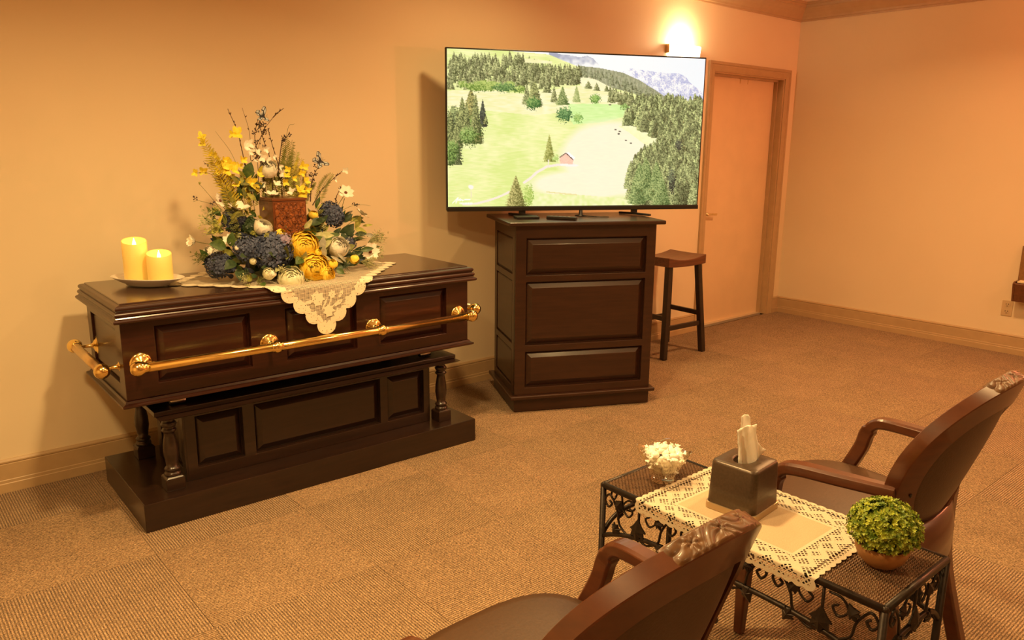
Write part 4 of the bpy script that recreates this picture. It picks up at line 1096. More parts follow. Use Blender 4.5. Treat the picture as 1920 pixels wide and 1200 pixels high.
def diamond(hd, p=0.070, d_=0.020, sub=7):
    pts = []; cs = [(hd, 0), (0, hd), (-hd, 0), (0, -hd)]
    for (ax, ay), (bx, by) in zip(cs, cs[1:]+cs[:1]):
        L_ = math.hypot(bx-ax, by-ay); n_ = round(L_/p); nx_, ny_ = (by-ay)/L_, -(bx-ax)/L_
        for i in range(n_):
            for k_ in range(sub):
                f = (i+k_/sub)/n_; o_ = d_*(math.sin(PI*k_/sub)**0.7)-0.012
                pts.append((ax+(bx-ax)*f+nx_*o_, ay+(by-ay)*f+ny_*o_))
    return pts
def lace_mat(kind):
    s_ = SH('casket_lace_'+kind); uv = s_.node('ShaderNodeUVMap', uv_map='lace').outputs[0]; x, y, _ = s_.xyz(uv)
    p = 0.0027
    tx = s_.m('GREATER_THAN', s_.m('PINGPONG', x, p), p*0.30); ty = s_.m('GREATER_THAN', s_.m('PINGPONG', y, p), p*0.30)
    hole = s_.m('MULTIPLY', tx, ty)
    if kind == 'solid':
        v = s_.voronoi(uv, 95); hole = s_.m('LESS_THAN', v, 0.20)
    col = (0.80, 0.70, 0.52)
    s_.set(Base_Color=(*col, 1), Roughness=0.9)
    if kind == 'solid':
        n_ = s_.noise(uv, 300, 2); s_.bump(n_, 0.4, 0.002)
    s_.cut(s_.m('SUBTRACT', 1, hole)); return s_.mat
M['net'] = lace_mat('net'); M['lacesolid'] = lace_mat('solid')
cy_ = [-YF+0.02-0.035*i/6 for i in range(7)]+[-YF-0.03-0.03*i for i in range(1, 7)]+[YB-0.02+0.035*i/4 for i in range(5)]+[0.1, -0.1, 0.3, -0.22]
cx_ = [-0.2, -0.15, -0.1, -0.05, 0, 0.05, 0.1, 0.15, 0.2, 0.35, -0.35]
cloth_piece('net', diamond(HD-0.012, d_=0.016), cx_, cy_, edge_fold, M['net'], lc)
# scalloped solid border: two bands along each edge, made of rosette lobes
def lift(fm, e):
    def g(s_, t_):
        p0 = fm(s_, t_); n_ = Vector((0, 0, 1)) if t_ > -YF+0.002 else Vector((0, -1, 0)); return p0+n_*e
    return g
def flower_poly(cx0, cy0, r, n_=6, a0=0.0, deep=0.28):
    return [(cx0+r*(1-deep*abs(math.cos(n_*a/2)))*math.cos(a+a0), cy0+r*(1-deep*abs(math.cos(n_*a/2)))*math.sin(a+a0)) for a in [2*PI*i/(n_*6) for i in range(n_*6)]]
def leaf_poly(cx0, cy0, L_, W_, a0):
    o_ = []
    for i in range(14):
        a = 2*PI*i/14; x = L_/2*math.cos(a); y = W_/2*math.sin(a)*(1+0.25*math.cos(5*a)); o_.append((cx0+x*math.cos(a0)-y*math.sin(a0), cy0+x*math.sin(a0)+y*math.cos(a0)))
    return o_
half = [-YF+0.02-0.035*i/4 for i in range(5)]+[YB-0.02+0.035*i/4 for i in range(5)]
cs = [(HD, 0), (0, HD), (-HD, 0), (0, -HD)]
idx = 0
for (ax, ay), (bx, by) in zip(cs, cs[1:]+cs[:1]):
    L_ = math.hypot(bx-ax, by-ay); n_ = round(L_/0.070); ux, uy = (bx-ax)/L_, (by-ay)/L_; nx_, ny_ = uy, -ux
    # rim strip following the scallops
    for i in range(n_):
        out = []; inn = []
        for k_ in range(9):
            f = (i+k_/8)/n_; w_ = math.sin(PI*k_/8)**0.7; o_ = 0.020*w_-0.012
            out.append((ax+(bx-ax)*f+nx_*o_, ay+(by-ay)*f+ny_*o_)); o2 = o_-0.030-0.006*w_
            inn.append((ax+(bx-ax)*f+nx_*o2, ay+(by-ay)*f+ny_*o2))
        cyl = [c_ for c_ in half if min(q[1] for q in out+inn) < c_ < max(q[1] for q in out+inn)]
        cloth_piece('scallop', out+inn[::-1], [], cyl, lift(edge_fold, 0.0010), M['lacesolid'], lc)
        f = (i+0.5)/n_; qx, qy = ax+(bx-ax)*f-nx_*0.020, ay+(by-ay)*f-ny_*0.020
        po = flower_poly(qx, qy, 0.030, 6, 0.4*i)
        cyl = [c_ for c_ in half if min(q[1] for q in po) < c_ < max(q[1] for q in po)]
        cloth_piece('lace_rose', po, [], cyl, lift(edge_fold, 0.0018), M['lacesolid'], lc)
# central bouquet of the hanging corner
for px_, py_, r in ((-0.035, -0.385, 0.036), (0.012, -0.440, 0.030), (0.030, -0.372, 0.020), (-0.085, -0.425, 0.022)):
    po = flower_poly(px_, py_, r, 7, 0.3, 0.35); cyl = [c_ for c_ in half if min(q[1] for q in po) < c_ < max(q[1] for q in po)]
    cloth_piece('lace_rose', po, [], cyl, lift(edge_fold, 0.0020), M['lacesolid'], lc)
for px_, py_, L2_, W2_, a_ in ((0.055, -0.412, 0.05, 0.018, 0.5), (-0.03, -0.47, 0.045, 0.018, 2.2), (-0.075, -0.395, 0.04, 0.016, 0.2), (0.035, -0.482, 0.035, 0.014, 1.2), (0.07, -0.375, 0.036, 0.014, 1.0), (-0.005, -0.410, 0.06, 0.008, 1.1), (0.02, -0.405, 0.05, 0.006, 1.25)):
    po = leaf_poly(px_, py_, L2_, W2_, a_); cyl = [c_ for c_ in half if min(q[1] for q in po) < c_ < max(q[1] for q in po)]
    cloth_piece('lace_leaf', po, [], cyl, lift(edge_fold, 0.0020), M['lacesolid'], lc)

# ------------------------------------------------------------------ candles on their dish
dz = 0.8962
dp = thing('oval_dish', 'white oval dish under the two lit candles', 'dish', (-5.508, -0.405, dz), math.radians(-52))
bm = BM(); n = 48; R = []
for a_, b_, z in ((0.085, 0.050, 0.0), (0.092, 0.056, 0.001), (0.094, 0.058, 0.006), (0.118, 0.072, 0.014), (0.152, 0.088, 0.030), (0.158, 0.092, 0.034), (0.154, 0.089, 0.0345), (0.128, 0.074, 0.021), (0.105, 0.062, 0.012), (0.05, 0.03, 0.010), (0.005, 0.003, 0.010)):
    R.append([(a_*math.cos(2*PI*i/n), b_*math.sin(2*PI*i/n), z) for i in range(n)])
loft(bm, R); obj('dish', bm, M['white_glaze'], dp, smooth=True)
def wax():
    s_ = SH('candle_wax'); g = s_.node('ShaderNodeTexCoord').outputs['Object']; z = s_.xyz(g)[2]
    s_.set(Base_Color=(0.88, 0.66, 0.20, 1), Roughness=0.45, Emission_Color=(1.0, 0.62, 0.10, 1)); s_.b.inputs['Subsurface Weight'].default_value = 0.3
    s_.b.inputs['Emission Strength'].default_value = 0.14; return s_.mat
M['wax'] = wax()
fm_ = SH('led_flame'); fm_.set(Base_Color=(1, 0.9, 0.6, 1), Emission_Color=(1.0, 0.78, 0.36, 1), Emission_Strength=9.0); M['flame'] = fm_.mat
def candle(label, loc, h, r):
    c_ = thing('candle', label, 'candle', loc, 0, 'pillar candles on the oval dish')
    bm = BM(); n = 40; R = []
    def rim(a): return h-0.010-0.011*math.cos(a+1.83)
    for q, zf in ((0.96, 0), (1.0, 0.003)): R.append([(r*q*math.cos(2*PI*i/n), r*q*math.sin(2*PI*i/n), zf) for i in range(n)])
    R.append([(r*math.cos(2*PI*i/n), r*math.sin(2*PI*i/n), rim(2*PI*i/n)-0.002) for i in range(n)])
    R.append([(r*0.96*math.cos(2*PI*i/n), r*0.96*math.sin(2*PI*i/n), rim(2*PI*i/n)) for i in range(n)])
    R.append([(r*0.88*math.cos(2*PI*i/n), r*0.88*math.sin(2*PI*i/n), rim(2*PI*i/n)-0.003) for i in range(n)])
    R.append([(r*0.70*math.cos(2*PI*i/n), r*0.70*math.sin(2*PI*i/n), h-0.034) for i in range(n)])
    R.append([(r*0.1*math.cos(2*PI*i/n), r*0.1*math.sin(2*PI*i/n), h-0.038) for i in range(n)])
    loft(bm, R); obj('wax_body', bm, M['wax'], c_, smooth=True)
    bm = BM(); lathe(bm, [(0.0015, h-0.038), (0.0062, h-0.032), (0.0075, h-0.026), (0.0055, h-0.016), (0.0022, h-0.006), (0.0003, h+0.001)], 16); obj('flame', bm, M['flame'], c_, smooth=True)
    L = bpy.data.lights.new('candle_glow', 'POINT'); L.energy = 0.12; L.color = (1, 0.6, 0.2); L.shadow_soft_size = 0.01
    lo = bpy.data.objects.new('candle_glow', L); C.objects.link(lo); lo.parent = c_; lo.location = (0, 0, h+0.014)
candle('taller yellow pillar candle on the left of the oval dish', (-5.535, -0.363, dz+0.0112), 0.176, 0.0475)
candle('shorter yellow pillar candle on the right of the oval dish', (-5.470, -0.452, dz+0.0112), 0.130, 0.0475)

# ------------------------------------------------------------------ urn
def urn_mat():
    s_ = SH('carved_urn'); c_ = s_.coord(); v = s_.voronoi(s_.mapping(c_, (1, 1, 0.7)), 62, 'DISTANCE_TO_EDGE'); n_ = s_.noise(c_, 45, 3)
    t_ = s_.m('ADD', s_.m('MULTIPLY', v, 1.2), s_.m('MULTIPLY', n_, 0.6))
    s_.set(Base_Color=s_.ramp(t_, [(0.25, (0.085, 0.022, 0.006)), (0.6, (0.27, 0.080, 0.020))]), Roughness=0.4); s_.bump(t_, 0.8, 0.004); return s_.mat
M['urn'] = urn_mat(); M['urnplain'] = wood('urn_wood', (0.10, 0.027, 0.008), (0.19, 0.055, 0.014), 0.35, 0.3)
un = thing('urn_box', 'carved reddish wooden urn box among the flowers', 'urn', (-4.943, -0.470, 0.985), RC)
bm = BM(); box(bm, -0.076, 0.076, -0.076, 0.076, 0, 0.236); obj('box', bm, M['urnplain'], un, bevel=0.003)
bm = BM(); box(bm, -0.079, 0.079, -0.079, 0.079, 0.2362, 0.247); obj('lid', bm, M['urnplain'], un, bevel=0.002)
# carved relief: scrolling vines in real relief on the front
bm = BM(); box(bm, -0.068, 0.068, -0.0785, -0.0762, 0.010, 0.228); obj('carved_front', bm, M['urn'], un)
bm = BM(); rng = random.Random(8)
for j in range(9):
    for i in range(5):
        cx0 = -0.056+i*0.028+(0.014 if j % 2 else 0); cz0 = 0.026+j*0.0235
        if abs(cx0) > 0.062: continue
        sg = 1 if (i+j) % 2 else -1
        pts = [(cx0+sg*(0.012-0.009*k_/9)*math.cos(k_*0.75+j), -0.0788, cz0+(0.012-0.009*k_/9)*math.sin(k_*0.75+j)) for k_ in range(10)]
        tube(bm, pts, [0.0022]*6+[0.0018]*4, 5, Vector((0, 1, 0)))
obj('vine_relief', bm, M['urn'], un, smooth=True)

# ------------------------------------------------------------------ flower arrangement
A0 = Vector((-4.945, -0.470, 0.8950))
fa = thing('flower_arrangement', 'arrangement of yellow roses, blue hydrangeas and ferns round the urn', 'flowers', A0, 0)
def fobj(name, bm, mat, p, rot=None, smooth=True, parent=None):
    o = obj(name, bm, mat, parent or fa, smooth=smooth)
    mw = Matrix.Translation(Vector(p)-(A0 if parent is None else Vector((0, 0, 0))))
    if rot is not None: mw = mw @ rot.to_4x4()
    o.matrix_local = mw
    return o
F = {}
def fm(name, lo, hi, rough=0.6, scale=60, sss=0.0):
    s_ = SH(name); n_ = s_.noise(s_.coord(), scale, 2); s_.set(Base_Color=s_.ramp(n_, [(0.35, lo), (0.65, hi)]), Roughness=rough)
    F[name] = s_.mat; return s_.mat
fm('yellow_petal', (0.93, 0.64, 0.04), (0.97, 0.76, 0.12)); fm('white_petal', (0.86, 0.82, 0.70), (0.93, 0.90, 0.80)); fm('cream_petal', (0.84, 0.82, 0.56), (0.92, 0.90, 0.70))
fm('blue_petal', (0.036, 0.050, 0.11), (0.10, 0.125, 0.22), 0.7, 90); fm('lilac_petal', (0.26, 0.20, 0.34), (0.40, 0.33, 0.46)); fm('navy_petal', (0.030, 0.040, 0.085), (0.075, 0.09, 0.16), 0.7, 90)
fm('green_leaf', (0.030, 0.070, 0.016), (0.080, 0.135, 0.025), 0.45); fm('dark_leaf', (0.022, 0.048, 0.020), (0.050, 0.085, 0.032), 0.5); fm('gray_leaf', (0.30, 0.30, 0.24), (0.42, 0.41, 0.33), 0.8); fm('lime_leaf', (0.30, 0.32, 0.06), (0.46, 0.46, 0.11), 0.6)
fm('fern_gold', (0.36, 0.28, 0.02), (0.62, 0.50, 0.04), 0.6, 30); fm('fern_green', (0.13, 0.14, 0.018), (0.27, 0.26, 0.04), 0.6, 30); fm('twig', (0.045, 0.022, 0.012), (0.09, 0.045, 0.02), 0.8); fm('berry', (0.035, 0.025, 0.035), (0.07, 0.05, 0.06), 0.5)
fm('pale_green', (0.34, 0.36, 0.16), (0.50, 0.50, 0.26), 0.7); fm('stem_green', (0.11, 0.13, 0.03), (0.17, 0.18, 0.05), 0.7); fm('wing_dark', (0.02, 0.02, 0.03), (0.05, 0.05, 0.06), 0.7); fm('wing_pale', (0.42, 0.48, 0.54), (0.62, 0.64, 0.62), 0.7); fm('cosmos_eye', (0.10, 0.025, 0.01), (0.20, 0.05, 0.015), 0.8); fm('yellow_flower', (0.80, 0.62, 0.02), (0.92, 0.78, 0.08))

def petal(bm, rot, R0, w_, cup, tilt, az, lift_=0.0, n=4, ruff=0.0, rng=random):
    """curved petal rooted on the axis; tilt 0 = upright, 90deg = flat"""
    st, ct = math.sin(tilt), math.cos(tilt); V = []
    ph = rng.uniform(0, 6)
    for j in range(n+1):
        t_ = j/n; ln = R0*t_; row = []
        for i in range(-2, 3):
            s_ = i/2; ww = w_*math.sin(PI*(0.14+0.74*t_))*s_
            bend = cup*(s_*s_)*w_*0.8+cup*R0*0.35*t_*t_
            x = ln*st-bend*ct+(ruff*R0*0.08*math.sin(4*s_+ph) if j == n else 0); z = ln*ct+bend*st*0.9+lift_
            p = Vector((x, ww, z)); p.rotate(Matrix.Rotation(az, 3, 'Z')); row.append(bm.verts.new(p))
        V.append(row)
    for a, b_ in zip(V, V[1:]):
        for i in range(4): bm.faces.new((a[i], a[i+1], b_[i+1], b_[i]))
def shell(bm, rk, az, half, rim, flare, z0, rng, th0=2.5):
    V = []; ph = rng.uniform(0, 6)
    for j in range(6):
        t_ = j/5; row = []
        for i in range(-3, 4):
            s_ = i/3; rm = rim+0.30*s_*s_+0.05*math.sin(5*s_+ph); th = th0+(rm-th0)*t_; rr = rk*(1+flare*t_**3)*(1+0.04*math.sin(3*s_+ph)*t_)
            a = az+half*s_*(1-0.35*(1-t_))
            row.append(bm.verts.new((rr*math.sin(th)*math.cos(a), rr*math.sin(th)*math.sin(a), z0-rk*0.95*(-math.cos(th)))))
        V.append(row)
    for a, b_ in zip(V, V[1:]):
        for i in range(6): bm.faces.new((a[i], a[i+1], b_[i+1], b_[i]))
def rose(r, seed, layers=7):
    rng = random.Random(seed); bm = BM()
    for L_ in range(layers):
        q = (L_+1)/layers; n_ = 3+L_
        for i in range(n_): shell(bm, r*(0.22+0.78*q)*rng.uniform(0.95, 1.04), 2*PI*i/n_+L_*0.9+rng.uniform(-.15, .15), 1.05-0.30*q, 0.12+0.72*q**1.4, 0.06+0.16*q, r*(0.26-0.06*q), rng)
    ico(bm, (0, 0, r*0.30), r*0.20, 2, (1, 1, 1.1)); return bm
def bud(r, seed):
    rng = random.Random(seed); bm = BM()
    for L_ in range(3):
        for i in range(3): shell(bm, r*(0.62+0.19*L_), 2*PI*i/3+1.1*L_, 1.15, 0.22+0.16*L_, 0.02, r*0.6, rng, 2.8)
    return bm
def cosmos(r, seed, n_=7, tilt=72):
    rng = random.Random(seed); bm = BM()
    for i in range(n_): petal(bm, None, r, r*0.36, 0.12, math.radians(tilt+rng.uniform(-8, 8)), 2*PI*i/n_+rng.uniform(-.1, .1), 0, 4, 1, rng)
    return bm
def hydrangea(r, seed, n_=80, sq=0.8):
    rng = random.Random(seed); bm = BM()
    ico(bm, (0, 0, 0), r*0.80, 2, (1, 1, sq))
    for k_ in range(n_):
        u_ = 1-1.55*(k_+0.5)/n_; a = k_*2.39996; q = math.sqrt(max(0, 1-u_*u_)); d_ = Vector((q*math.cos(a), q*math.sin(a), u_))
        p = Vector((d_.x, d_.y, d_.z*sq))*r*rng.uniform(0.88, 1.02); rot = look(d_+Vector((rng.uniform(-.35, .35), rng.uniform(-.35, .35), rng.uniform(-.35, .35)))); ps = r*rng.uniform(0.17, 0.23)
        for i in range(4):
            b_ = PI/2*i+rng.random()*0.3
            e = [Vector((0, 0, 0)), Vector((ps*math.cos(b_-.55), ps*math.sin(b_-.55), ps*0.25)), Vector((ps*1.25*math.cos(b_), ps*1.25*math.sin(b_), ps*rng.uniform(.1, .45))), Vector((ps*math.cos(b_+.55), ps*math.sin(b_+.55), ps*0.25))]
            bm.faces.new([bm.verts.new(p+rot @ q_) for q_ in e])
    return bm
def leaf(L_, W_, fold=0.25, droop=0.25):
    bm = BM(); V = []
    for j in range(7):
        t_ = j/6; hw = W_/2*math.sin(PI*t_)**0.75*(1-0.25*t_) if 0 < j < 6 else 0.0008
        z = -droop*L_*t_*t_
        V.append([bm.verts.new((L_*t_, y, z+fold*abs(y))) for y in (-hw, -hw/2, 0, hw/2, hw)])
    for a, b_ in zip(V, V[1:]):
        for i in range(4): bm.faces.new((a[i], a[i+1], b_[i+1], b_[i]))
    return bm
def along(d_, up=Vector((0, 0, 1))):
    x = Vector(d_).normalized(); y = up.cross(x)
    if y.length < 1e-3: y = Vector((0, 1, 0))
    y.normalize(); z = x.cross(y); return Matrix((x, y, z)).transposed()
TOC = (CAM-Vector((-4.95, -0.5, 1.1))).normalized()    # general direction of the front of the arrangement
FR = Vector((-0.30, -0.85, 0.42)).normalized()
base = lambda dx=0, dy=0: A0+Vector((dx, dy, 0.06))
# foam block and moss tray that everything stands in
bm = BM(); box(bm, -0.115, 0.115, -0.10, 0.10, 0.0, 0.0885); fobj('foam_block', bm, F['dark_leaf'], A0, None, False)

# roses, buds
for i, (px, py, Y, r, m_, d_) in enumerate([
        (571, 461, -0.640, 0.060, 'yellow_petal', (-0.25, -0.9, 0.35)), (590, 501, -0.690, 0.059, 'yellow_petal', (-0.2, -0.9, 0.30)),
        (635, 462, -0.600, 0.045, 'white_petal', (0.0, -0.8, 0.55)), (546, 521, -0.715, 0.050, 'cream_petal', (-0.3, -0.75, 0.6)),
        (410, 475, -0.500, 0.031, 'white_petal', (-0.5, -0.8, 0.3)), (390, 472, -0.470, 0.022, 'white_petal', (-0.9, -0.3, 0.3)), (494, 424, -0.565, 0.036, 'white_petal', (0.2, -0.6, 0.8)),
        (615, 513, -0.715, 0.032, 'yellow_petal', (0.2, -0.85, 0.3)), (504, 513, -0.690, 0.024, 'cream_petal', (-0.3, -0.8, 0.4)), (474, 490, -0.660, 0.013, 'cream_petal', (-0.3, -0.8, 0.4)), (503, 316, -0.420, 0.036, 'white_petal', (-0.3, -0.7, 0.6))]):
    p = at(px, py, Y); fobj('rose', rose(r, i, 7 if r > 0.03 else 5), F[m_], p-Vector(d_).normalized()*r*0.45, look(d_))
for i, (px, py, Y, r, m_, d_) in enumerate([
        (624, 492, -0.690, 0.022, 'yellow_petal', (-0.2, -0.5, 0.8)), (667, 489, -0.640, 0.022, 'yellow_petal', (0.35, -0.6, -0.6)), (598, 472, -0.690, 0.015, 'yellow_petal', (0.1, -0.7, 0.6)),
        (588, 400, -0.480, 0.022, 'yellow_petal', (0, -0.4, 0.9)), (529, 437, -0.600, 0.026, 'yellow_petal', (0.3, -0.6, 0.6)), (514, 512, -0.700, 0.014, 'white_petal', (0.3, -0.6, 0.5)), (446, 464, -0.600, 0.012, 'white_petal', (0, -.6, .6))]):
    p = at(px, py, Y); fobj('rosebud', bud(r, i), F[m_], p-Vector(d_).normalized()*r, look(d_))
# hydrangea heads
for i, (px, py, Y, r, m_, n_) in enumerate([
        (510, 472, -0.610, 0.080, 'blue_petal', 110), (466, 466, -0.590, 0.058, 'blue_petal', 80), (411, 497, -0.520, 0.056, 'navy_petal', 80), (438, 413, -0.440, 0.052, 'navy_petal', 80),
        (621, 402, -0.440, 0.062, 'blue_petal', 90), (655, 455, -0.520, 0.034, 'navy_petal', 46), (532, 450, -0.630, 0.033, 'lilac_petal', 34), (470, 425, -0.480, 0.040, 'dark_leaf', 50)]):
    p = at(px, py, Y); d_ = Vector((p.x+4.95, -0.35, 0.4)) if i != 0 else Vector((-0.2, -0.8, 0.5))
    fobj('hydrangea', hydrangea(r, i, n_), F[m_], p, look(d_))
# cosmos with long stems
def stem(p, q, r=0.0014, sag=0.0):
    p, q = Vector(p), Vector(q); m_ = (p+q)/2+Vector((0, 0, -sag)); bm = BM(); tube(bm, cr([p-A0, m_-A0, q-A0], 4), r, 5); return obj('stem', bm, F['stem_green'], fa, smooth=True)
for i, (px, py, Y, r, m_, d_, tilt) in enumerate([
        (366, 453, -0.440, 0.036, 'white_petal', (-1, -0.1, 0.15), 45), (412, 377, -0.430, 0.034, 'white_petal', (0.3, -0.8, 0.5), 70), (448, 395, -0.470, 0.052, 'white_petal', (0.05, -0.25, 0.95), 62), (648, 362, -0.430, 0.040, 'white_petal', (-0.1, -0.75, 0.6), 72),
        (678, 402, -0.420, 0.038, 'white_petal', (0.55, -0.2, 0.8), 74), (694, 472, -0.560, 0.044, 'white_petal', (-0.3, -0.9, 0.25), 74), (510, 368, -0.450, 0.036, 'white_petal', (0, -0.2, 1), 62), (642, 452, -0.520, 0.036, 'white_petal', (0, -0.6, 0.7), 60), (430, 452, -0.52, 0.030, 'white_petal', (-0.6, -0.5, 0.5), 60)]):
    p = at(px, py, Y); o = fobj('cosmos', cosmos(r, i, 7, tilt), F[m_], p, look(d_))
    bm = BM(); ico(bm, (0, 0, r*0.10), r*0.20, 2, (1, 1, 0.6)); fobj('flower_eye', bm, F['cosmos_eye'], (0, 0, 0), None, True, o)
    if i != 6: stem(p-Vector(d_).normalized()*0.004, base((p.x-A0.x)*0.45, (p.y-A0.y)*0.4+0.02), sag=-0.02)
# leaves
for i, (px, py, Y, L_, W_, m_, d_) in enumerate([
        (424, 462, -0.545, 0.075, 0.055, 'green_leaf', (-0.8, -0.35, 0.25)), (432, 462, -0.540, 0.060, 0.040, 'green_leaf', (0.05, -0.3, 0.9)), (462, 334, -0.420, 0.070, 0.055, 'green_leaf', (0.15, -0.35, 0.85)), (494, 330, -0.41, 0.055, 0.04, 'green_leaf', (0.5, -0.3, 0.5)),
        (640, 450, -0.480, 0.095, 0.065, 'dark_leaf', (0.25, -0.45, 0.6)), (628, 440, -0.500, 0.085, 0.05, 'dark_leaf', (0.5, -0.5, -0.3)), (440, 490, -0.590, 0.075, 0.048, 'dark_leaf', (-0.6, -0.6, -0.1)), (450, 505, -0.620, 0.070, 0.045, 'dark_leaf', (-0.3, -0.7, -0.25)),
        (566, 484, -0.670, 0.055, 0.045, 'green_leaf', (-0.5, -0.5, -0.1)), (560, 478, -0.655, 0.05, 0.04, 'green_leaf', (-0.1, -0.5, -0.6)), (492, 530, -0.700, 0.030, 0.028, 'green_leaf', (-0.2, -0.8, -0.2)), (630, 505, -0.690, 0.04, 0.03, 'green_leaf', (0.5, -0.6, -0.3)),
        (603, 468, -0.660, 0.058, 0.034, 'gray_leaf', (0.05, -0.3, 0.9)), (606, 482, -0.675, 0.052, 0.032, 'gray_leaf', (-0.1, -0.4, 0.8)), (620, 480, -0.670, 0.060, 0.016, 'gray_leaf', (0.8, -0.5, -0.5)), (632, 474, -0.650, 0.060, 0.014, 'gray_leaf', (0.6, -0.5, -0.75)),
        (476, 470, -0.610, 0.07, 0.028, 'gray_leaf', (0.4, -0.6, -0.5)), (460, 480, -0.640, 0.06, 0.03, 'dark_leaf', (-0.4, -0.7, 0.2)), (665, 440, -0.50, 0.06, 0.03, 'dark_leaf', (0.9, -0.3, 0.1)), (676, 470, -0.57, 0.06, 0.03, 'green_leaf', (0.7, -0.5, 0.2)), (590, 426, -0.5, 0.06, 0.035, 'dark_leaf', (0.2, -0.5, 0.6)), (456, 350, -0.42, 0.05, 0.022, 'lime_leaf', (-0.2, -0.2, 0.9)), (470, 356, -0.42, 0.05, 0.02, 'stem_green', (0.4, -0.3, 0.7))]):
    p = at(px, py, Y); o = fobj('leaf', leaf(L_, W_), F[m_], p, along(d_, Vector((-0.35, -0.85, 0.35))))
rng = random.Random(31)
for i in range(150):   # collar of greenery filling between the blooms
    a = rng.uniform(0, 2*PI); q = rng.uniform(0.4, 1.0); d_ = Vector((math.cos(a), math.sin(a)*0.5, rng.uniform(-0.12, 0.75)))
    p = A0+Vector((0.25*q*math.cos(a), 0.170*q*math.sin(a)-0.03, rng.uniform(0.02, 0.20)*(1.35-0.8*q)+0.01))
    L_ = rng.uniform(0.05, 0.085); m_ = rng.choice(['dark_leaf', 'green_leaf', 'dark_leaf', 'gray_leaf', 'stem_green', 'stem_green', 'pale_green'])
    if p.z+d_.normalized().z*L_-0.25*L_ < 0.902: d_.z = 0.35
    fobj('leaf', leaf(L_, L_*rng.uniform(0.35, 0.6), droop=0.12), F[m_], p, along(d_, Vector((-0.3+rng.uniform(-.5, .5), -0.7, 0.5))))
for i in range(210):   # leaves and sprigs showing between the blooms, on the front of the mound
    t_ = rng.random(); py = 400+128*t_; hw = 92+62*math.sin(PI*min(1, 0.25+0.55*t_)); cx0 = 530+14*t_; px = cx0+rng.uniform(-1, 1)*hw
    e = abs(px-cx0)/hw; Y = -0.43-0.215*t_+0.10*e*e+rng.uniform(0, 0.03); p = at(px, py, Y)
    if abs(p.x+4.943) < 0.10 and p.y > -0.57 and p.z > 0.97: continue
    d_ = Vector(((px-cx0)/hw*1.0+rng.uniform(-.7, .7), -0.30, rng.uniform(-0.45, 1.0))); L_ = rng.uniform(0.040, 0.070)
    if p.z < 0.915: p.z = 0.915
    if p.z+d_.normalized().z*L_-0.15*L_ < 0.905: d_.z = 0.30
    fobj('leaf', leaf(L_, L_*rng.uniform(0.30, 0.62), droop=0.12), F[rng.choice(['dark_leaf', 'green_leaf', 'dark_leaf', 'green_leaf', 'stem_green', 'gray_leaf', 'navy_petal', 'lime_leaf'])], p, along(d_, Vector((-0.3+rng.uniform(-.4, .4), -0.85, 0.35+rng.uniform(-.3, .3)))))
for x0, x1, y0, y1, n_, Y in ((444, 498, 325, 425, 46, -0.42), (580, 604, 388, 446, 16, -0.47), (398, 450, 400, 440, 22, -0.46), (500, 575, 352, 378, 14, -0.375)):
    for i in range(n_):
        p = at(rng.uniform(x0, x1), rng.uniform(y0, y1), Y+rng.uniform(-.03, .03)); L_ = rng.uniform(0.03, 0.055)
        fobj('leaf', leaf(L_, L_*rng.uniform(0.25, 0.5), droop=0.12), F[rng.choice(['dark_leaf', 'stem_green', 'stem_green', 'fern_green', 'green_leaf', 'lime_leaf', 'fern_gold'])], p, along(Vector((rng.uniform(-.8, .5), -0.2, rng.uniform(0.0, 1.0))), Vector((-0.3+rng.uniform(-.4, .4), -0.85, 0.35))))
# ferns
def fern(p0, p1, wd, mat, bend=0.04, n_=30, seed=0):
    rng = random.Random(seed); p0, p1 = Vector(p0), Vector(p1); mid = (p0+p1)/2+Vector((-bend*0.3, 0, bend)); path = cr([p0-A0, mid-A0, p1-A0], 16); bm = BM()
    tube(bm, path, [0.0016*(1-0.6*i/len(path)) for i in range(len(path))], 5)
    ax = (p1-p0).normalized(); s0 = ax.cross(TOC).normalized()
    for k_ in range(n_):
        t_ = 0.18+0.80*k_/n_; i = min(len(path)-2, int(t_*(len(path)-1))); c_ = path[i]; w_ = wd*math.sin(PI*min(1, (1-t_)*0.75+0.10))**0.8
        for sg in (-1, 1):
            d_ = (s0*sg+ax*0.45+TOC*rng.uniform(-.25, .35)).normalized(); e = c_+d_*w_*rng.uniform(0.8, 1.1); sd = ax*w_*0.095
            q = [c_-sd*0.6, c_+(e-c_)*0.55-sd, e, c_+(e-c_)*0.55+sd]; bm.faces.new([bm.verts.new(v) for v in q])
    return obj('fern', bm, F[mat], fa)
